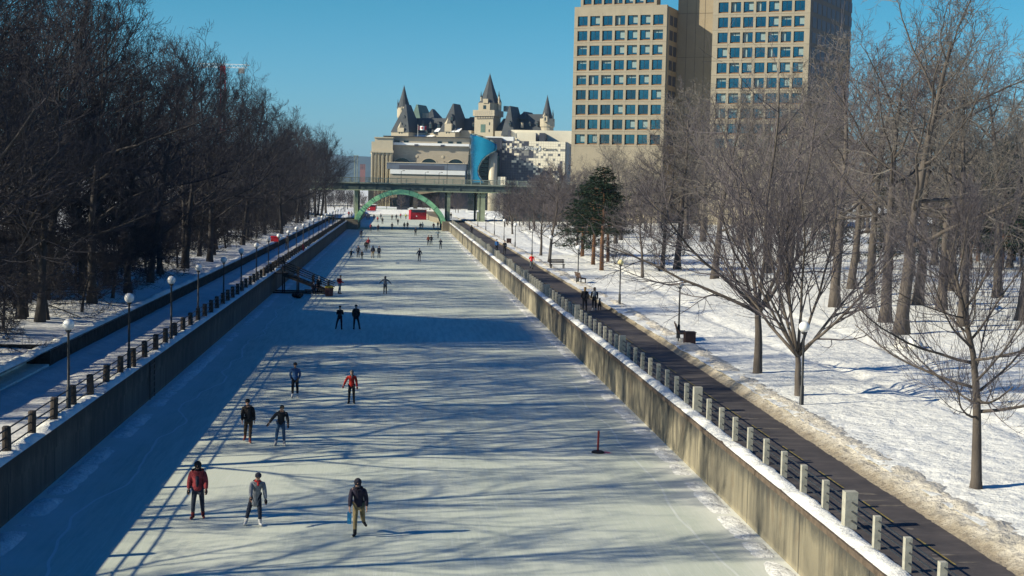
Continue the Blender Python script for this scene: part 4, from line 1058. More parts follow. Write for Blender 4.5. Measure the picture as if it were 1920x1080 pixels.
def wins(rows, dy, w_=1.3, h=4):
    for x, y in rows:
        b = MB(); b.box(cx_(x-w_/2)-sh(dy), cx_(x+w_/2)-sh(dy), CY+dy-.1, CY+dy-.003, cz(y+h/2, x), cz(y-h/2, x)); b.build('window', M['glass_dark'], ho, False, OC)
# main ranges
cbox('range_wall', 740, 1012, 246, 300, 3, 12, 'cream')
chip('main_roof', 766, 893, 252, 217, 768, 893, 3, 14, 'slate')
for x, ya, yb in ((793.5, 224, 237), (808, 225, 238), (823.5, 226, 238), (800.5, 241, 250), (816, 241, 250)): dormer(x, yb, ya, 4.4, 3.5 if ya < 240 else 2.2)
for k, (xa, xb) in enumerate(((776, 784), (785, 797), (800, 812))): 
    b = MB(); b.add([(cx_(xa), CY-.5, cz(257)), (cx_(xb), CY-.5, cz(257)), (cx_(xb), CY+5, cz(251)), (cx_(xa), CY+5, cz(251)), (cx_(xa), CY+5, cz(257)), (cx_(xb), CY+5, cz(257))], [(0, 1, 2, 3), (0, 3, 4), (1, 5, 2), (3, 2, 5, 4), (0, 4, 5, 1)]); b.build('snowy_eave', M['roof_snow'], ho, False, OC)
# left pavilion
cbox('pavilion_wall', 733, 766, 245, 300, -6, 14, 'cream'); wins([(748.5, 247.5), (753.5, 247.5)]+[(741+k*3.2, 257) for k in range(8)], -6, 1.4, 4)
chip('pavilion_roof', 732, 767, 246, 192, 750, 751.5, -6.3, 16, 'slate', (.38, .75))
cbox('gable', 745, 757, 238, 246, -6.6, 3, 'cream'); ccone('gable_peak', 751, 6.4, 238, 227, -5, 4, 'cream', 1.)
dormer(757.5, 226, 214, 4, -3.2); dormer(759, 241, 232, 3.4, -5.)
ccyl('turret_wall', 756, 11.5, 244, 197, 8, 14); ccone('turret_roof', 757, 11.5, 197, 154, 8, 14)
cbox('turret_dormer', 750.5, 757, 196, 206, 4.5, 4, 'cream'); ccone('dormer_peak', 753.8, 4, 196, 187, 6.5, 4, 'cream', 1.); wins([(753, 200)], 4.5, 1.8, 6)
ccyl('pinnacle', 745.5, 1.2, 200, 189, 6, 6, 'slate', False); ccone('pinnacle_roof', 745.5, 1.3, 189, 181, 6, 6)
chip('rear_roof', 769, 791, 225, 187, 776, 779, 22, 18, 'copper', (.2, .8))
cbox('chimney', 793.5, 801, 207, 224, 16, 3, 'cream'); chip('rear_roof', 796, 817, 219, 196.5, 803.5, 804.5, 20, 14, 'slate', (.4, .6))
# middle pavilion
cbox('pavilion_wall', 822, 853, 246, 300, -6, 14, 'cream'); wins([(837, 248.5), (842, 248.5)]+[(828+k*3.3, 259) for k in range(8)], -6, 1.4, 4)
cbox('pavilion_side', 853, 884, 244, 300, 0, 10, 'cream')
chip('pavilion_roof', 823, 855, 247, 192.5, 838.5, 840, -6.2, 19, 'slate', (.36, .80))
cbox('gable', 833.5, 846, 232, 247, -6.6, 3, 'cream'); ccone('gable_peak', 839.8, 6.6, 232, 221, -5, 4, 'cream', 1.); dormer(846.5, 226, 214, 4, -4.2)
for x in (829, 858, 867): 
    b = MB(); xa, xb = cx_(x-4), cx_(x+4); b.add([(xa, CY-6.6, cz(247)), (xb, CY-6.6, cz(247)), (xb, CY-3, cz(241)), (xa, CY-3, cz(241))], [(0, 1, 2, 3)]); o = b.build('snowy_eave', M['roof_snow'], ho, False, OC); o.modifiers.new('thickness', 'SOLIDIFY').thickness = .4
chip('link_roof', 866, 893, 250, 217, 872, 893, 3.1, 13.8, 'slate')
# great tower
cbox('tower_wall', 889, 923, 218, 300, -2, 10, 'cream'); cbox('tower_parapet', 885.5, 924.5, 207, 218, -3.2, 12.4, 'cream')
b = MB()
for k in range(11): x = 891.5+k*3; b.box(cx_(x)-sh(-2.6), cx_(x+1.5)-sh(-2.6), CY-2.6, CY-2.003, cz(223, x), cz(218.05, x))
b.build('corbel', M['station'], ho, False, OC)
b = MB()
for k in range(9): x = 889.5+k*3.6; b.box(cx_(x)-sh(-3.3), cx_(x+1.2)-sh(-3.3), CY-3.3, CY-3.203, cz(216, x), cz(209, x))
b.build('parapet_slot', M['station'], ho, False, OC)
b = MB(); xa, xb = cx_(900.5)-sh(-2), cx_(909)-sh(-2); b.box(xa, xb, CY-2.1, CY-2.004, cz(248), cz(233)); b.build('tower_window', M['copper'], ho, False, OC)
wins([(916.5, 233), (916, 246)], -2, 1.6, 5)
cbox('tower_top', 896, 917, 193, 207, 0, 8, 'cream'); ccyl('tower_drum', 917, 19, 215, 193, 5, 8, 'cream', False); wins([(907.5, 201.5)], 0, 5, 7)
ccone('tower_roof', 918, 18.5, 194, 138, 5, 8, 'slate', 1.15)
cbox('tower_dormer', 904, 913, 186, 194, -.5, 6, 'cream'); ccone('dormer_peak', 908.5, 5.5, 186, 176, 3, 4, 'cream', 1.)
for x in (902, 934.5): ccyl('pinnacle', x, 1.6, 195, 182, 2, 6, 'cream', False); ccone('pinnacle_roof', x, 1.7, 182, 172, 2, 6)
ccyl('tower_turret', 936, 3.2, 222, 192, 4, 8, 'cream', False); ccone('turret_roof', 936, 3.6, 192, 181, 4, 8)
# right ranges
cbox('range_wall', 926, 942, 247, 300, -4, 12, 'cream'); chip('side_roof', 926, 944, 248, 222, 936, 943, 1, 10, 'slate'); 
chip('gable_roof', 936, 960, 256, 200.5, 946, 948, -6, 17, 'slate', (.2, .85)); dormer(775, 236, 226, 3.6, 3.5); dormer(888, 238, 228, 3.6, 3.4); dormer(975, 238, 229, 3.4, 2.3); dormer(990, 238, 229, 3.4, 2.3); dormer(1003, 238, 229, 3.4, 2.3); dormer(951.5, 238, 229, 3.4, -5.8)
cbox('chimney', 944.5, 950, 198, 208, 10, 4, 'station')
chip('right_roof', 960, 1013, 246, 214, 966, 1013, 2, 12, 'slate'); chip('rear_roof', 968, 984, 224, 209.5, 975.5, 977, 4, 18, 'slate', (.2, .8))
cbox('chimney', 973, 975.5, 232, 241, -1, 2, 'cream'); 
ccyl('turret_wall', 1021, 12.5, 262, 225, 4, 14); ccone('turret_roof', 1021, 10.3, 226, 182, 4, 14)
cbox('turret_dormer', 1012.5, 1019.5, 221, 231, -.5, 4, 'cream'); ccone('dormer_peak', 1016, 4, 221, 214, 1.5, 4, 'cream', 1.); wins([(1015.8, 226)], -.5, 2, 6)
ccyl('pinnacle', 1031, 1.2, 230, 216, 3, 6, 'slate', False); ccone('pinnacle_roof', 1031, 1.3, 216, 209, 3, 6)
fg = thing('flag', 'small red and white flag flying in front of the castle hotel roofs', 'flag', (cx_(782), CY-40, 2))
zt = on(783, 236, CY-40).z; xf = 0
b = MB(); b.tube([(0, 0, 0), (0, 0, zt+.6-2)], [.12, .06], 6); b.build('pole', M['white'], fg)
b = MB(); fh = 1.9; n = 9
for i in range(n):
    xa, xb = 3.8*i/n, 3.8*(i+1)/n; wv = lambda x: .25*math.sin(x*2.2)
    b.m = 1 if 2 <= i < 7 else 0
    b.add([(xa, wv(xa), zt-2-fh), (xb, wv(xb), zt-2-fh), (xb, wv(xb), zt-2), (xa, wv(xa), zt-2), (xa, wv(xa)+.04, zt-2-fh), (xb, wv(xb)+.04, zt-2-fh), (xb, wv(xb)+.04, zt-2), (xa, wv(xa)+.04, zt-2)], [(0, 1, 2, 3), (5, 4, 7, 6), (3, 2, 6, 7), (0, 4, 5, 1)])
c = (1.9, zt-2-fh/2); lf = [(0, .7), (.14, .45), (.3, .52), (.28, .15), (.5, .28), (.62, .1), (.45, -.1), (.5, -.25), (.08, -.3), (.05, -.65)]
lf = lf+[(-x, z) for x, z in reversed(lf[1:])]
b.m = 0; b.add([(c[0]+x, wv(c[0]+x)-.03, c[1]+z) for x, z in lf], [tuple(range(len(lf)))])
b.build('cloth', [M['red'], M['white']], fg)
# --- far hills and the small far brick block
def zh(X, Y):
    rr = np.exp(-((Y-6400)/900)**2); return -1+rr*(118+70*fbm(X*.0011+3.1, Y*.0004, 4)+26*fbm(X*.006, Y*.003, 3))
struct('hills', grid_mesh('hills', steps(-4200, 3200, 60), steps(4600, 7600, 150), zh, M['hill']))
q = on(680, 311, 2500); b = MB(); b.box(q.x-4.5, q.x+4.5, 2500, 2512, 0, q.z+3)
t = thing('brick_block', 'tiny red brick apartment block in the distance at the foot of the hills', 'building', (q.x, 2500, 0))
b.build('wall', M['brick'], t, False, (q.x, 2500, 0))
b = MB()
for i in range(3):
    for j in range(4): b.box(q.x-3.6+i*2.7, q.x-2.2+i*2.7, 2499.9, 2499.99, q.z-6+j*2.4, q.z-4.6+j*2.4)
b.build('window', M['glass_dark'], t, False, (q.x, 2500, 0))
for px_, lb in ((664.5, 'left of two thin grey masts rising behind the bridge'), (669.5, 'right of two thin grey masts rising behind the bridge')):
    q = on(px_, 340, 420); t = thing('mast', lb, 'mast', (q.x, 420, 2)); zt = on(px_, 293, 420).z-2
    b = MB(); b.tube([(0, 0, 0), (0, 0, zt)], [.16, .09], 6); b.build('pole', M['bridge_rail'], t)
    b = MB(); b.box(-.35, .35, -.2, .2, zt, zt+.25); b.build('head', M['bridge_rail'], t)
# --- construction crane behind the left wood
q = on(418, 128, 520)
cr = thing('tower_crane', 'red and white construction crane showing above the left wood', 'crane', (q.x, 520, 2)); zj = q.z-2
b = MB()
for dx in (-.8, .8):
    for dy in (-.8, .8): b.tube([(dx, dy, 0), (dx, dy, zj)], .14, 4)
z = 0
while z < zj-2: b.tube([(-.8, -.8, z), (.8, -.8, z+2)], .08, 4); b.tube([(.8, .8, z), (.8, -.8, z+2)], .08, 4); z += 2
b.build('mast', M['red'], cr)
b = MB(); b.box(-.9, .9, -.8, .8, zj-1.4, zj+.9); b.build('cab', M['red'], cr)
b = MB(); jl = -9.
for zz in (0, 1.2): b.tube([(jl, 0, zj+.3+zz), (8.2, 0, zj+.3+zz)], .12, 4)
x = jl
while x < 8: b.tube([(x, 0, zj+.3), (x+.8, 0, zj+1.5), (x+1.6, 0, zj+.3)], .07, 4, False); x += 1.6
b.build('jib', M['white'], cr)
b = MB(); b.box(5.6, 7.6, -.8, .8, zj-1.6, zj+.1); b.box(8., 9.4, -.3, .3, zj+1.2, zj+1.5); b.tube([(8.2, 0, zj+.3), (8.2, 0, zj+2.4)], .1, 4); b.build('counterweight', M['panel_grey'], cr)
# --- flats on the left, out of frame, whose roof throws the broad shadow across the ice
fx0 = thing('apartment_house', 'tall flats on the left bank whose roof shades a band of the ice', 'apartment house', (-80, 95, 3))
b = MB(); pts = [(80.3, 0), (128, 0), (128, 17), (110, 28), (94, 39.2), (80.3, 39.2)]
n = len(pts); vs = [(10, y-95, z) for y, z in pts]+[(-12, y-95, z) for y, z in pts]
b.add(vs, [tuple(range(n)), tuple(range(2*n-1, n-1, -1))]+[(i, n+i, n+(i+1) % n, (i+1) % n) for i in range(n)]); b.build('wall', M['brick'], fx0)
b = MB()
for j in range(8):
    for k in range(5): b.box(10.0, 10.06, -12+k*3-.1, -10.4+k*3, 2+j*3.3, 4+j*3.3)
b.build('window', M['glass_dark'], fx0)
#@@ENDBUILD
#@@PEOPLESTART
# ================================================================== PEOPLE
SKIN_JOBS = []
def skin(name, nodes, edges, mt, parent, sub=1, smooth=True):
    """one continuous limb-and-body surface grown round a jointed skeleton"""
    me = bpy.data.meshes.new(name); me.from_pydata([tuple(p) for p, r in nodes], edges, []); me.materials.append(mt)
    o = link(name, me, parent)
    md = o.modifiers.new('skin', 'SKIN'); md.use_smooth_shade = smooth; md.branch_smoothing = .4
    lay = me.skin_vertices[0].data if me.skin_vertices else None
    if lay is None:
        bm = bmesh.new(); bm.from_mesh(me); bm.verts.layers.skin.verify(); bm.to_mesh(me); bm.free(); lay = me.skin_vertices[0].data
    for i, (p, r) in enumerate(nodes): lay[i].radius = (r, r) if not isinstance(r, tuple) else r; lay[i].use_root = (i == 0)
    if sub:
        sb = o.modifiers.new('soft', 'SUBSURF'); sb.levels = sub; sb.render_levels = sub
    SKIN_JOBS.append(o); return o
def flush_skin():
    bpy.context.view_layer.update(); dg = bpy.context.evaluated_depsgraph_get()
    res = [(o, bpy.data.meshes.new_from_object(o.evaluated_get(dg))) for o in SKIN_JOBS]
    for o, me in res:
        o.modifiers.clear(); o.data = me
        me.polygons.foreach_set('use_smooth', [True]*len(me.polygons))
    SKIN_JOBS.clear()
CL = {}
def cloth(c):
    if c not in CL: CL[c] = mat('cloth_%d' % len(CL), c, .85, .4, 7, .9)
    return CL[c]
BLK = (.010, .011, .015); NAVY = (.012, .018, .035); GREY = (.13, .14, .16); JEAN = (.035, .060, .105); DJEAN = (.022, .030, .048); RED = (.42, .018, .022)
def person(label, px_, pose=None, h=1.74, face=0, top=BLK, legs=BLK, hat=None, hair=None, boots=(.012, .012, .014), skates=True, coat=.09, fat=1., z=0., near=False, extra=(), gloves=None, scarf=None, group=None, xy=None, open_=None):
    P = dict(lean=8, slean=0, ll=(8, 4, 12), rl=(-6, 4, 10), la=(5, 12, 12), ra=(-2, 12, 12)); P.update(pose or {})
    q = at(*px_, z) if xy is None else Vector((*xy, z))
    t = thing('person', label, 'person', q, R(face), group)
    k = h/1.78; V = Vector
    def adir(f, o, s): f, o = R(f), R(o); return V((math.sin(o)*s, -math.sin(f)*math.cos(o), -math.cos(f)*math.cos(o)))
    ln, sl = R(P['lean']), R(P['slean'])
    up = V((math.sin(sl), -math.sin(ln)*math.cos(sl), math.cos(ln)*math.cos(sl)))
    J = {'pel': V((0, 0, .96))*k}
    for n_, d_ in (('bel', .17), ('che', .36), ('upp', .50)): J[n_] = J['pel']+up*d_*k
    hd = (up+V((0, -.05, .25))).normalized()
    J['nek'] = J['upp']+hd*.06*k; J['hb'] = J['nek']+hd*.07*k; J['hm'] = J['hb']+hd*.10*k; J['ht'] = J['hm']+hd*.085*k
    for c, s in (('l', -1), ('r', 1)):
        J[c+'hip'] = J['pel']+V((s*.095, 0, -.05))*k
        f, o, kn = P[c+'l']
        J[c+'kne'] = J[c+'hip']+adir(f, o, s)*.43*k; J[c+'ank'] = J[c+'kne']+adir(f-kn, o*.6, s)*.41*k
        d = adir(f-kn, o*.6, s); toe = V((s*.25, -1, 0)).normalized(); toe = (toe-d*toe.dot(d)*.8).normalized()
        J[c+'toe'] = J[c+'ank']+toe*.16*k+d*.055*k; J[c+'hee'] = J[c+'ank']-toe*.055*k+d*.06*k
        f, o, e = P[c+'a'][:3]; oi = P[c+'a'][3] if len(P[c+'a']) > 3 else 4
        J[c+'sho'] = J['upp']+V((s*.19, 0, -.015))*k
        J[c+'elb'] = J[c+'sho']+adir(f, o, s)*.30*k; fd = adir(f+e, o-oi, s); J[c+'wri'] = J[c+'elb']+fd*.25*k; J[c+'han'] = J[c+'wri']+fd*.085*k
    lift = min(min(J[c+'toe'].z, J[c+'hee'].z) for c in 'lr')-(.055 if skates else .03)*k
    for n_ in J: J[n_] = J[n_]-V((0, 0, lift))
    sub = 1
    def sk(name, spec, edges, mt): 
        idx = {n_: i for i, (n_, r) in enumerate(spec)}
        return skin(name, [(J[n_], r*k) for n_, r in spec], [(idx[a], idx[b_]) for a, b_ in edges], mt, t, sub)
    # the body, one surface from head to hands and feet
    hr = .072
    spec = [('pel', .115), ('bel', .11), ('che', .12), ('upp', .085), ('nek', .052), ('hb', .066), ('hm', .088), ('ht', .062)]
    ed = [('pel', 'bel'), ('bel', 'che'), ('che', 'upp'), ('upp', 'nek'), ('nek', 'hb'), ('hb', 'hm'), ('hm', 'ht')]
    for c in 'lr':
        spec += [(c+'hip', .085), (c+'kne', .055), (c+'ank', .04), (c+'sho', .052), (c+'elb', .04), (c+'wri', .028), (c+'han', .034)]
        ed += [('pel', c+'hip'), (c+'hip', c+'kne'), (c+'kne', c+'ank'), ('upp', c+'sho'), (c+'sho', c+'elb'), (c+'elb', c+'wri'), (c+'wri', c+'han')]
        if near:
            fd = (J[c+'han']-J[c+'wri']).normalized(); s = -1 if c == 'l' else 1
            sd2 = V((0, -1, 0))-fd*fd.dot(V((0, -1, 0))); sd2.normalize(); inn = V((-s, 0, 0))
            for i, L in enumerate((.066, .078, .072, .055)):
                a_, b_ = f'{c}f{i}', f'{c}g{i}'; off = sd2*(.027-.018*i)
                J[a_] = J[c+'han']+fd*(.030*k)+off*k; J[b_] = J[a_]+(fd*.8+inn*.5).normalized()*L*k
                spec += [(a_, .010), (b_, .008)]; ed += [(c+'han', a_), (a_, b_)]
            J[c+'t0'] = J[c+'wri']+fd*.035*k+sd2*.035*k; J[c+'t1'] = J[c+'t0']+(fd*.7+sd2*.5+inn*.3).normalized()*.055*k
            spec += [(c+'t0', .013), (c+'t1', .009)]; ed += [(c+'wri', c+'t0'), (c+'t0', c+'t1')]
    sk('body', spec, ed, M['skin'])
    # jacket or coat
    a_ = .168*fat
    spec = [('che', a_*1.03), ('bel', a_*.98), ('pel', a_*(1.0 if not coat else 1.08)), ('upp', .125*min(fat, 1.15)), ('nek', .075)]
    ed = [('che', 'bel'), ('bel', 'pel'), ('che', 'upp'), ('upp', 'nek')]
    if coat:
        J['hem'] = J['pel']+V((0, .02, -coat))*k; spec += [('hem', a_*1.16)]; ed += [('pel', 'hem')]
    for c in 'lr': spec += [(c+'sho', .088*fat), (c+'elb', .072*fat), (c+'wri', .055*fat)]; ed += [('upp', c+'sho'), (c+'sho', c+'elb'), (c+'elb', c+'wri')]
    sk('jacket', spec, ed, cloth(top))
    spec = [('pel', .148*min(fat, 1.15))]; ed = []
    for c in 'lr':
        J[c+'cuf'] = J[c+'kne'].lerp(J[c+'ank'], .88)
        spec += [(c+'hip', .105), (c+'kne', .076), (c+'cuf', .062)]; ed += [('pel', c+'hip'), (c+'hip', c+'kne'), (c+'kne', c+'cuf')]
    sk('trousers', spec, ed, cloth(legs))
    for c in 'lr':
        b = MB(); b.tube([J[c+'kne'].lerp(J[c+'ank'], .72), J[c+'ank'], J[c+'hee'].lerp(J[c+'toe'], .18)], [.058*k, .056*k, .05*k], 8)
        b.tube([J[c+'hee'], J[c+'hee'].lerp(J[c+'toe'], .5), J[c+'toe'], J[c+'toe'].lerp(J[c+'hee'], -.12)], [.046*k, .048*k, .04*k, .02*k], 8)
        o = b.build('skate' if skates else 'boot', cloth(boots), t, True)
        if skates:
            dn = (J[c+'hee']-J[c+'ank']); dn = dn-(J[c+'toe']-J[c+'hee'])*dn.dot((J[c+'toe']-J[c+'hee']))/max(1e-6, (J[c+'toe']-J[c+'hee']).length_squared); dn.normalize()
            bl = MB(); x = V((.004, 0, 0)); h0, t0 = J[c+'hee']+dn*.04*k, J[c+'toe']+dn*.035*k; h1, t1 = J[c+'hee']+dn*.07*k, J[c+'toe']+dn*.07*k
            bl.add([h0-x, t0-x, t1-x, h1-x, h0+x, t0+x, t1+x, h1+x], [(0, 1, 2, 3), (7, 6, 5, 4), (0, 4, 5, 1), (1, 5, 6, 2), (2, 6, 7, 3), (3, 7, 4, 0)])
            bl.build('blade', M['steel'], o)
        if gloves:
            b = MB(); b.tube([J[c+'wri'], J[c+'han'], J[c+'han'].lerp(J[c+'wri'], -.9)], [.045*k, .052*k, .028*k], 8); b.build('glove', cloth(gloves), t, True)
    hm = J['hm']; qh = hd.to_track_quat('Z', 'Y')
    if near:
        b = MB(); b.ball(hm+V((0, -.092, -.012))*k, (.013*k, .02*k, .022*k), 8, 6)
        for s in (-1, 1): b.ball(hm+V((s*.088, .005, 0))*k, (.012*k, .02*k, .03*k), 8, 6)
        b.build('nose_and_ears', M['skin'], t, True)
        b = MB()
        for s in (-1, 1): b.ball(hm+V((s*.032, -.082, .02))*k, .011*k, 8, 6)
        b.ball(hm+V((0, -.080, -.052))*k, (.024*k, .008*k, .006*k), 8, 6); b.build('eyes_and_mouth', M['black'], t, True)
    if hair:
        b = MB(); b.ball(hm+V((0, .022, .02))*k, (.100*k, .098*k, .108*k), 12, 8)
        if hair[0] == 'long': b.tube([hm+V((0, .06, .02))*k, hm+V((0, .105, -.12))*k, hm+V((0, .13, -.30))*k], [.085*k, .085*k, .04*k], 8)
        b.build('hair', cloth(hair[1]), t, True)
    if hat:
        b = MB()
        if hat[0] in ('beanie', 'cap', 'helmet'):
            b.lathe((0, 0, 0), [(.103*k, -.005), (.107*k, .03*k), (.098*k, .075*k), (.06*k, .115*k), (.012*k, .128*k)], 12)
            b.v = [tuple(hm+qh @ V((p[0], p[1], p[2]+.012))) for p in b.v]
            if hat[0] == 'cap': b.ball(hm+V((0, -.125, .03))*k, (.07*k, .06*k, .010*k), 8, 5)
        else:                                   # hood drawn up round the face
            b.ball(hm+V((0, .025, .012))*k, (.118*k, .112*k, .128*k), 12, 8); b.tube([hm+V((0, .06, -.08))*k, J['nek']+V((0, .04, -.02))*k], [.10*k, .11*k], 10)
        b.build('hood' if hat[0] == 'hood' else 'hat', cloth(hat[1]), t, True)
    if scarf:
        b = MB(); b.ball(J['nek']+V((0, -.01, .005))*k, (.105*k, .105*k, .055*k), 10, 6); b.tube([J['nek']+V((.02, -.10, 0))*k, J['che'].lerp(J['upp'], .4)+V((.02, -.175, 0))*k], [.04*k, .035*k], 6); b.build('scarf', cloth(scarf), t, True)
    if open_:                                   # shirt or lining showing in the open jacket front
        b = MB(); b.tube([J['upp']+V((0, -.075, .02))*k, J['che']+V((0, -.135*fat, .0))*k, J['bel']+V((0, -.13*fat, 0))*k, J['pel']+V((0, -.13*fat, .03))*k], [.05*k, .055*k, .05*k, .04*k], 8); b.build('shirt_front', cloth(open_), t, True)
    for e in extra:
        if e[0] == 'backpack':
            c = J['che']+V((0, .23*fat, .0))*k; b = MB(); b.ball(c, (.16*k, .11*k, .24*k), 10, 8); o = b.build('backpack', cloth(e[1]), t, True)
        if e[0] == 'bag':
            c = J[e[2]+'han']; b = MB(); b.box(c.x-.065, c.x+.065, c.y-.05, c.y+.05, c.z-.42, c.z-.06); b.tube([c+V((-.05, 0, -.08)), c, c+V((.05, 0, -.08))], .008, 5); o = b.build('bag', cloth(e[1]), t); 
    return t
SG = 'skaters on the canal ice'
walk = dict(ll=(20, 2, 8), rl=(-18, 2, 14), la=(-18, 8, 18), ra=(18, 8, 18), lean=4)
# near skaters
person('skater in a puffy maroon jacket, dark jeans and red skates', (371, 973), dict(ll=(10, 5, 16), rl=(-4, 4, 10), la=(-6, 13, 16, 8), ra=(10, 13, 20, 8), lean=7), 1.83, 0, (.21, .028, .034), DJEAN, ('hood', BLK), None, (.16, .02, .02), near=True, fat=1.28, gloves=BLK, open_=NAVY, group=SG)
person('skater in a long grey coat with red scarf and sunglasses', (479, 985), dict(ll=(2, 17, 16), rl=(14, 4, 20), la=(28, 5, 26, 2), ra=(4, 9, 22, 4), lean=24, slean=5), 1.75, 8, (.17, .185, .21), NAVY, ('cap', (.03, .03, .045)), None, (.5, .5, .5), near=True, coat=.40, gloves=(.03, .02, .02), scarf=(.40, .03, .03), group=SG)
person('skater in a dark hoodie and khaki trousers with a blue bag, one foot lifted', (672, 1004), dict(ll=(18, 1, 24), rl=(-12, 4, 50), la=(14, 7, 16, 4), ra=(-12, 12, 30, 8), lean=18, slean=-3), 1.82, 0, (.018, .015, .030), (.21, .165, .085), ('hood', (.018, .018, .03)), None, BLK, near=True, fat=1.05, extra=(('bag', (.02, .17, .34), 'l'),), group=SG)
person('skater in a black coat and brown trousers left of the pair', (466, 830), dict(ll=(-10, 5, 26), rl=(10, -3, 14), la=(6, 5, 16), ra=(-6, 10, 18), lean=9, slean=-4), 1.80, 4, (.014, .012, .013), (.055, .036, .024), ('beanie', BLK), None, (.20, .05, .04), near=True, fat=1.1, coat=.16, group=SG, open_=(.05, .04, .035))
person('skater in black jacket and blue jeans with both arms swung out', (526, 836), dict(ll=(4, 9, 12), rl=(0, 5, 8), la=(8, 40, 10, 6), ra=(10, 14, 34, 10), lean=24, slean=5), 1.74, 2, (.013, .015, .02), (.035, .08, .15), None, ('short', (.14, .09, .05)), (.35, .35, .36), near=True, gloves=BLK, group=SG)
person('skater in a blue jacket with hands behind the back', (553, 746), dict(ll=(4, 3, 8), rl=(-2, 3, 6), la=(-18, 14, 22, 34), ra=(-18, 14, 22, 34), lean=4), 1.74, 4, (.028, .085, .21), BLK, ('beanie', BLK), None, (.5, .5, .5), near=True, group=SG)
person('skater in a bright red jacket and black trousers', (659, 757), dict(ll=(2, 4, 8), rl=(4, 3, 8), la=(0, 28, 8, 6), ra=(2, 14, 10, 6), lean=5), 1.64, -3, (.52, .030, .018), BLK, None, ('long', (.16, .14, .13)), BLK, near=True, gloves=(.25, .06, .06), scarf=(.10, .09, .09), group=SG)
person('skater all in black in the broad shadow, left of two', (637, 618), dict(ll=(2, 4, 6), rl=(-14, 16, 6), la=(20, 6, 60), ra=(20, 6, 60), lean=6), 1.72, 180, BLK, BLK, ('beanie', BLK), None, group=SG)
person('skater all in black in the broad shadow, right of two with legs apart', (667, 618), dict(ll=(-10, 16, 6), rl=(4, 4, 8), la=(-14, 10, 20, 20), ra=(-14, 10, 20, 20), lean=12), 1.80, 180, BLK, BLK, ('beanie', BLK), None, fat=1.12, group=SG)
person('person in a red jacket and jeans standing at the foot of the stair', (637, 551), dict(ll=(4, 2, 6), rl=(-6, 4, 4), la=(20, 6, 50), ra=(20, 8, 50), lean=4), 1.76, 100, RED, (.05, .12, .20), ('beanie', BLK), None, skates=True, extra=(('backpack', (.10, .012, .014)),), group=SG)
person('skater in a grey coat with both arms spread and a black backpack', (722, 551), dict(ll=(4, 2, 6), rl=(-2, 2, 6), la=(2, 50, 6, 4), ra=(2, 48, 6, 4), lean=4), 1.70, 0, (.13, .14, .16), BLK, ('hood', (.05, .05, .06)), None, coat=.3, extra=(('backpack', BLK),), group=SG)
person('lone dark skater gliding in the middle of the ice', (786, 490), dict(ll=(-16, 6, 8), rl=(10, 4, 18), la=(10, 18, 10), ra=(-10, 22, 10), lean=14), 1.80, 170, NAVY, NAVY, ('beanie', BLK), None, group=SG)
person('skater in a rust red jacket beside a dark companion', (803, 460), None, 1.74, 180, (.20, .045, .025), BLK, None, ('short', (.2, .08, .03)), group=SG)
person('dark skater right of the rust red jacket', (808.5, 459), None, 1.70, 180, BLK, NAVY, ('beanie', BLK), None, group=SG)
person('dark skater nearest the right wall with hands together', (826, 467), dict(la=(15, 20, 60, 30), ra=(15, 20, 60, 30)), 1.70, 180, NAVY, NAVY, ('beanie', BLK), None, group=SG)
person('skater in pale blue with elbows raised', (821, 447), dict(la=(20, 60, 70, 30), ra=(20, 60, 70, 30)), 1.6, 180, (.08, .13, .18), (.10, .12, .14), None, ('short', BLK), group=SG)
person('dark skater above the rust red pair', (779, 442), dict(lean=18), 1.7, 180, NAVY, BLK, ('beanie', BLK), None, group=SG)
person('small child skater with one arm out, leftmost of the family group', (658.5, 485.5), dict(ra=(10, 55, 10), ll=(4, 10, 10)), 1.30, 0, BLK, BLK, ('helmet', BLK), None, group=SG)
person('tall dark adult between two children in the family group', (671.5, 483), None, 1.72, 180, NAVY, BLK, ('beanie', BLK), None, coat=.15, group=SG)
person('child skater in dark snowsuit right of the tall adult', (678.5, 487), None, 1.28, 0, BLK, BLK, ('helmet', BLK), None, group=SG)
person('adult in a wide dark jacket and tan trousers in the family group', (699, 484), None, 1.74, 180, NAVY, (.22, .16, .09), ('hood', NAVY), None, fat=1.25, group=SG)
person('dark skater at the right end of the family group', (710.5, 484), None, 1.72, 180, NAVY, NAVY, ('beanie', BLK), None, group=SG)
person('dark skater leaning in front of a red jacket', (686, 472), dict(lean=18), 1.74, 180, BLK, BLK, ('beanie', BLK), None, group=SG)
person('red-jacketed skater just behind a dark one', (690.5, 466), None, 1.74, 180, (.30, .02, .03), BLK, ('beanie', (.3, .03, .03)), None, group=SG)
person('dark skater at the edge of the left wall shadow', (677, 447), None, 1.72, 180, NAVY, NAVY, ('beanie', BLK), None, group=SG)
FARG = 'far skaters near the bridge'
far = [(708, 417, 'red', RED, BLK), (717, 420, 'black', BLK, BLK), (692, 412, 'black', BLK, NAVY), (701, 412, 'dark blue', NAVY, BLK), (714, 411, 'grey', GREY, BLK), (735, 413, 'brown', (.07, .04, .03), BLK), (743, 413, 'navy', NAVY, NAVY),
       (751, 410, 'pink', (.45, .06, .10), BLK), (761, 411, 'yellow-green', (.40, .50, .03), BLK), (746, 422, 'black', BLK, NAVY), (735, 431, 'navy', NAVY, BLK), (695, 434, 'dark red', (.16, .02, .03), NAVY), (709, 434, 'brown', (.06, .03, .03), BLK),
       (758, 430, 'black', BLK, BLK), (764, 430, 'maroon', (.14, .03, .05), NAVY), (788, 431, 'black', BLK, BLK), (792, 431, 'white', (.5, .5, .5), GREY), (813, 431, 'crimson', (.30, .02, .06), BLK), (821, 428, 'black', BLK, BLK), (688, 412, 'grey', GREY, NAVY)]
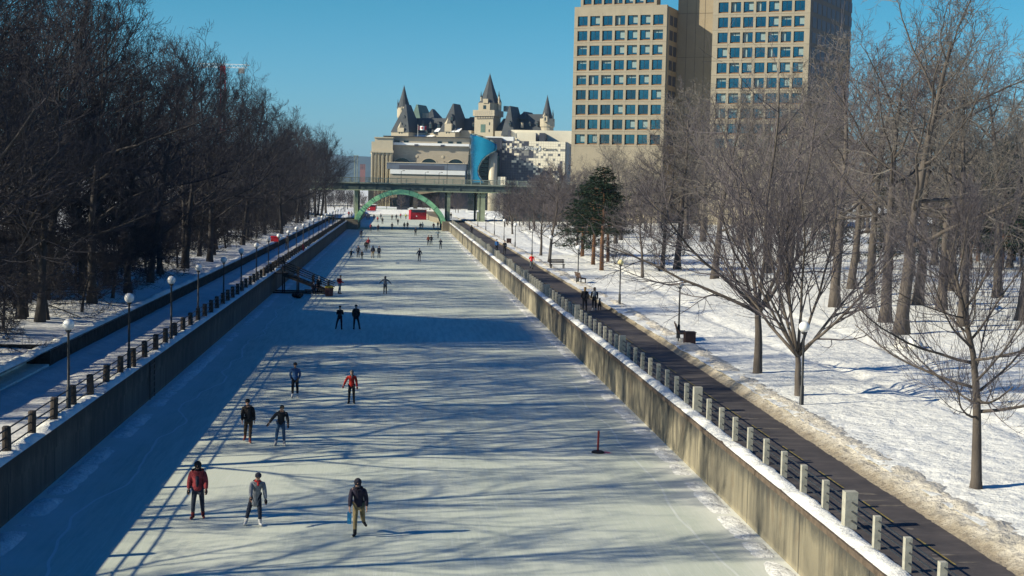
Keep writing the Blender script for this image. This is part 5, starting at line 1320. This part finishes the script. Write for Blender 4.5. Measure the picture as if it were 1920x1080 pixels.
where = ['beyond the bridge shadow', 'below the red jacket past the shadow', 'left of the far cluster', 'in the far cluster', 'right of the far cluster', 'before the red hut at left', 'next to the brown jacket', 'near the red hut', 'just left of the red hut', 'in the middle past the shadow', 'standing in the bridge shadow', 'at the left edge of the bridge shadow', 'left, in the bridge shadow', 'left of the maroon coat in the bridge shadow', 'beside the black jacket in the bridge shadow', 'beside the white jacket', 'beside a black jacket under the arch', 'near the right wall end', 'by the stone wall end', 'at the far left cluster edge']
rg = random.Random(4)
for (x, y, cn, c1, c2), wh in zip(far, where):
    person(f'far skater in a {cn} jacket {wh}', (x, y), dict(lean=rg.uniform(2, 14), ll=(rg.uniform(-10, 15), 4, 10), rl=(rg.uniform(-15, 10), 4, 10)), rg.uniform(1.62, 1.8), rg.choice([0, 180, 170, 20]), c1, c2, ('beanie', rg.choice([BLK, NAVY, (.2, .03, .03)])), None, group=FARG)
PG = 'walkers on the canal paths'
zp = ZB+.02
for x, y, lb, c1 in ((617, 418.5, 'walker in dark blue on the left path, left of a pair', NAVY), (625, 419.5, 'walker in black on the left path, right of a pair', BLK), (654, 408, 'walker in a red coat near the left end of the bridge', (.30, .02, .03)), (659, 408.5, 'walker in white near the left end of the bridge', (.35, .33, .33)), (538, 467, 'dark walker on the shaded left path past the stair', BLK)):
    person(lb, (x, y), walk, 1.74, 180, c1, BLK, ('beanie', BLK), None, skates=False, z=zp, group=PG)
person('woman with long blonde hair in black walking away on the right path', (1096, 583), walk, 1.74, 172, BLK, BLK, None, ('long', (.32, .19, .07)), (.02, .02, .02), skates=False, z=zp, coat=.05, group=PG)
person('person in dark clothes with a grey backpack walking a dog', (1114, 583), walk, 1.72, 172, (.018, .02, .026), BLK, None, ('long', (.05, .035, .025)), (.3, .3, .3), skates=False, z=zp, extra=(('backpack', (.12, .14, .17)),), group=PG)
person('runner in a red jacket and grey trousers on the right path', (996.5, 505), dict(ll=(28, 2, 10), rl=(-16, 2, 50), la=(-30, 12, 80), ra=(25, 12, 80), lean=8), 1.72, 175, (.52, .015, .02), (.10, .12, .13), ('beanie', BLK), None, skates=False, z=zp, group=PG)
person('walker in a blue jacket on the right path', (931, 473), walk, 1.74, 176, (.02, .09, .26), BLK, ('beanie', BLK), None, skates=False, z=zp, group=PG)
person('walker in black beside the blue jacket on the right path', (946, 476), walk, 1.76, 176, BLK, BLK, ('beanie', BLK), None, skates=False, z=zp, group=PG)
person('dark walker alone on the right path near the bridge', (884, 440), walk, 1.74, 176, BLK, BLK, ('hood', BLK), None, skates=False, z=zp, group=PG)
person('dark walker on the right path under the bridge', (845.5, 411), walk, 1.74, 176, BLK, BLK, ('beanie', BLK), None, skates=False, z=zp, group=PG)
# at the stair
sit = dict(ll=(78, 8, 80), rl=(78, 8, 80), la=(25, 10, 50), ra=(25, 10, 50), lean=16)
person('person in black with white hat and scarf standing at the stair foot', (597, 551), dict(lean=10), 1.66, 30, BLK, BLK, ('beanie', (.55, .55, .55)), None, scarf=(.5, .5, .5))
person('seated skater in dark jacket with pale bands by the wooden stair', (588, 554), sit, 1.70, 10, (.03, .03, .045), NAVY, ('beanie', NAVY), None, (.5, .5, .5), scarf=(.45, .45, .48))
flush_skin()
# the dog
q = at(1124, 582, zp); dg = thing('dog', 'black dog walking beside the person with the grey backpack', 'dog', q, R(172))
nodes = [((0, .22, .50), .105), ((0, 0, .49), .10), ((0, -.22, .53), .125), ((0, -.38, .66), .07), ((0, -.47, .78), .075), ((0, -.60, .74), .04), ((0, .36, .54), .03), ((0, .52, .68), .018)]
ed = [(0, 1), (1, 2), (2, 3), (3, 4), (4, 5), (0, 6), (6, 7)]
for s in (-1, 1):
    b0 = len(nodes); st_ = .06*s
    nodes += [((s*.08, .22, .40), .07), ((s*.085, .14+st_, .28), .05), ((s*.085, .28+st_, .14), .028), ((s*.085, .24+st_, .03), .028)]
    ed += [(0, b0), (b0, b0+1), (b0+1, b0+2), (b0+2, b0+3)]
    b0 = len(nodes); nodes += [((s*.085, -.24, .40), .06), ((s*.085, -.20-st_, .22), .034), ((s*.085, -.24-st_, .03), .028)]
    ed += [(2, b0), (b0, b0+1), (b0+1, b0+2)]
    b0 = len(nodes); nodes += [((s*.05, -.45, .85), .028), ((s*.065, -.46, .91), .012)]; ed += [(4, b0), (b0, b0+1)]
skin('body', [(Vector(p), r) for p, r in nodes], ed, M['black'], dg, 1); flush_skin()

# ================================================================== SMALL THINGS
q = at(1121, 849, 0)
mp_ = thing('marker_post', 'thin red marker post on a black foot standing on the ice', 'marker post', q)
b = MB(); b.lathe((0, 0, 0), [(.27, 0), (.27, .05), (.20, .09), (.06, .11)], 14); b.build('foot', M['black'], mp_)
b = MB(); b.tube([(0, 0, .1), (.01, 0, .93)], .045, 8); b.build('pole', mat('dark_red_plastic', (.16, .02, .022), .6, .2, 4), mp_)
b = MB(); n = 12; rg = random.Random(1); b.add([(q.x+.33+.26*math.cos(i*6.283/n)*rg.uniform(.6, 1.2), q.y+.05+.30*math.sin(i*6.283/n)*rg.uniform(.5, 1.2), .004) for i in range(n)], [tuple(range(n))])
tag(b.build('spray_paint', mat('pink_spray', (.42, .10, .14), .6, .25, 5)), kind='structure')
def bench(label, x, y, rz, snow=False):
    t = thing('park_bench', label, 'bench', (x, y, zr_(x, y)), rz)
    b = MB()
    for k in range(4): b.box(-.85, .85, -.26+k*.125, -.16+k*.125, .42, .46)
    b.build('seat', M['bench'], t)
    b = MB()
    for k in range(3):
        z = .56+k*.14; yy = .26+k*.045; b.box(-.85, .85, yy, yy+.035, z, z+.11)
    b.build('backrest', M['bench'], t)
    for s in (-.7, .7):
        b = MB(); b.box(s-.04, s+.04, -.25, .25, .36, .42); b.box(s-.04, s+.04, -.24, -.17, -.15, .36); b.box(s-.04, s+.04, .17, .24, -.15, .36)
        b.tube([(s, .22, .38), (s, .36, .98)], .03, 6); b.build('leg', M['iron'], t)
    return t
bench('dark park bench seen end-on behind the brown bin', 16.35, 80.8, R(82))
bench('dark tilted park bench at the foot of a park lamp', 16.55, 128.2, R(100))
bench('long dark park bench facing the path before small bare trees', 16.9, 151, R(10))
def bin_(label, x, y, w_=.30):
    t = thing('litter_bin', label, 'litter bin', (x, y, zr_(x, y)-.05))
    b = MB(); 
    for k in range(7): b.box(-w_+k*w_*2/7, -w_+(k+.86)*w_*2/7, -w_, -w_+.04, .05, .72); b.box(-w_+k*w_*2/7, -w_+(k+.86)*w_*2/7, w_-.04, w_, .05, .72); b.box(-w_, -w_+.04, -w_+.045+k*w_*1.7/7, -w_+.03+(k+.86)*w_*1.7/7, .05, .72); b.box(w_-.04, w_, -w_+.045+k*w_*1.7/7, -w_+.03+(k+.86)*w_*1.7/7, .05, .72)
    tag(b, None) if False else None
    b.build('slatted_panel', M['bin'], t)
    b = MB(); b.lathe((0, 0, 0), [(w_*.88, .02), (w_*.9, .68), (w_*.7, .685), (w_*.68, .3)], 14); b.build('liner', M['black'], t)
    b = MB(); b.box(-w_-.02, w_+.02, -w_-.02, -w_*.7, .722, .77); b.box(-w_-.02, w_+.02, w_*.7, w_+.02, .722, .77); b.box(-w_-.02, -w_*.7, -w_*.7+.001, w_*.7-.001, .722, .77); b.box(w_*.7, w_+.02, -w_*.7+.001, w_*.7-.001, .722, .77); b.build('rim', M['bin'], t)
bin_('brown slatted litter bin beside the end-on bench', 16.45, 78.9); bin_('small dark litter bin by the path before the walking pair', 16.6, 215, .34)
# snow mound
q = at(1705, 645, 2.6); b = MB()
rg = random.Random(12)
for i in range(9): b.ball((q.x+rg.uniform(-.5, .5), q.y+rg.uniform(-.4, .4), zr_(q.x, q.y)+.05+.1*rg.random()), (rg.uniform(.25, .5), rg.uniform(.25, .5), rg.uniform(.2, .45)), 12, 8)
tag(b.build('snow_mound', M['snow'], None, True), 'small white snow mound before the large leaning tree', 'snow mound')
# wooden stair from the left bank down to the ice
q0 = (XL+.05, 141.5); stt = thing('wooden_stair', 'dark wooden stair with handrails from the left bank down to the ice', 'stair', (q0[0], q0[1], 0))
ln_ = 5.6; b = MB()
for k in range(12):
    x = .9+k*ln_*.8/12; z = 2.0-k*2./12; b.box(x, x+.40, -1.1, 1.1, z-.06, z)
b.build('tread', M['timber'], stt)
b = MB(); b.box(-.25, .9, -1.1, 1.1, 1.92, 2.0); b.build('landing', M['timber'], stt)
for s in (-1.15, 1.05):
    b = MB(); b.add([(.9, s, 1.70), (.9, s+.1, 1.70), (.9, s, 2.02), (.9, s+.1, 2.02), (5.6, s, -.02), (5.6, s+.1, -.02), (5.6, s, .22), (5.6, s+.1, .22)], [(0, 1, 3, 2), (4, 6, 7, 5), (0, 4, 5, 1), (2, 3, 7, 6), (0, 2, 6, 4), (1, 5, 7, 3)]); b.build('stringer', M['timber'], stt)
    for hh in (.55, .98):
        b = MB(); b.tube([(-.2, s+.05, 2+hh), (.9, s+.05, 2+hh), (5.6, s+.05, .1+hh), (5.9, s+.05, .1+hh-.1)], .05, 6); b.build('handrail', M['timber'], stt)
    for x in (-.15, .9, 2.3, 3.8, 5.3):
        zt = 2.0 if x <= .9 else 2.0-(x-.9)*.404
        b = MB(); b.box(x-.06, x+.06, s-.02, s+.12, max(-.02, zt-2.0), zt+1.02); b.build('stair_post', M['timber'], stt)
b = MB(); b.box(-.02, 5.2, -1.3, -1.2, .02, .16); b.box(-.02, 5.2, 1.2, 1.3, .02, .16); b.build('base_beam', M['timber'], stt)
q = at(617, 555, 0); wb = thing('barrel', 'brown barrel with a yellow and black rim at the stair foot', 'barrel', q)
b = MB(); b.lathe((0, 0, 0), [(.36, 0), (.40, .3), (.40, .6), (.37, .8)], 14); b.build('drum', mat('rusty_drum', (.12, .045, .04), .7, .4, 5), wb)
b = MB(); b.lathe((0, 0, .8), [(.40, 0), (.41, .12), (.36, .16), (.30, .05)], 14); b.build('rim', mat('yellow_band', (.38, .28, .03), .6, .5, 4), wb)
q = at(557, 559, 0); bn = MB(); rg = random.Random(6)
for i in range(5): bn.ball((q.x+rg.uniform(-.4, .4), q.y+rg.uniform(-.2, .2), .2+.1*i*.3), (rg.uniform(.2, .4), rg.uniform(.2, .35), rg.uniform(.16, .3)), 10, 7)
tag(bn.build('bag_heap', M['black'], None, True), 'dark heap of bags lying on the ice under the stair', 'bags')
bt = thing('plank_bench', 'low plank bench on the ice by the stair foot', 'bench', at(588, 551, 0))
b = MB(); b.box(-.9, .9, -.02, .33, .36, .42); b.build('seat', M['timber'], bt)
for s in (-.75, .75): b = MB(); b.box(s-.05, s+.05, 0, .31, 0, .36); b.build('leg', M['timber'], bt)
# red lifebuoy on the left fence, red notice on the retaining wall
q = on(566, 465, 185); lf_ = thing('lifebuoy', 'round red lifebuoy hung on the left fence past the stair', 'lifebuoy', (FLX+.22, 185, q.z)); b = MB()
n = 18; b.tube([(.03, .36*math.cos(i*6.283/n), .36*math.sin(i*6.283/n)) for i in range(n+1)], .11, 8, False); b.build('ring', M['red'], lf_, True)
b = MB(); b.box(-.06, -.02, -.48, .48, -.5, .5); b.build('backboard', M['red'], lf_)
q = on(515, 449, 190); sg = thing('notice_box', 'red box on a post beside the shaded left path', 'box', (q.x, 190, 2.9))
b = MB(); b.box(-.5, .5, -.25, .25, q.z-2.9-.28, q.z-2.9+.3); b.build('cabinet', M['red'], sg)
b = MB(); b.hip(-.55, .55, -.3, .3, q.z-2.9+.3, q.z-2.9+.46, -.5, .5); b.build('roof', M['red'], sg)
b = MB(); b.box(-.06, .06, -.06, .06, -.3, q.z-2.9-.28); b.build('post', M['iron'], sg)
#@@ENDPEOPLE

#@@HAZE
# ================================================================== THE AIR
b = MB(); b.box(-4600, 4600, -320, 7900, -3, 190)
hz_ = b.build('haze', None); hz_.data.materials.clear()
hm_ = bpy.data.materials.new('thin_winter_air'); hm_.use_nodes = True; t_ = hm_.node_tree
for n_ in list(t_.nodes):
    if n_.type == 'BSDF_PRINCIPLED': t_.nodes.remove(n_)
vp = t_.nodes.new('ShaderNodeVolumePrincipled'); vp.inputs['Color'].default_value = (.42, .68, 1, 1); vp.inputs['Density'].default_value = .00006; vp.inputs['Anisotropy'].default_value = .1
t_.links.new(vp.outputs[0], [n_ for n_ in t_.nodes if n_.type == 'OUTPUT_MATERIAL'][0].inputs['Volume'])
hz_.data.materials.append(hm_); hz_['kind'] = 'stuff'; hz_['label'] = 'thin pale blue winter air over the whole view'
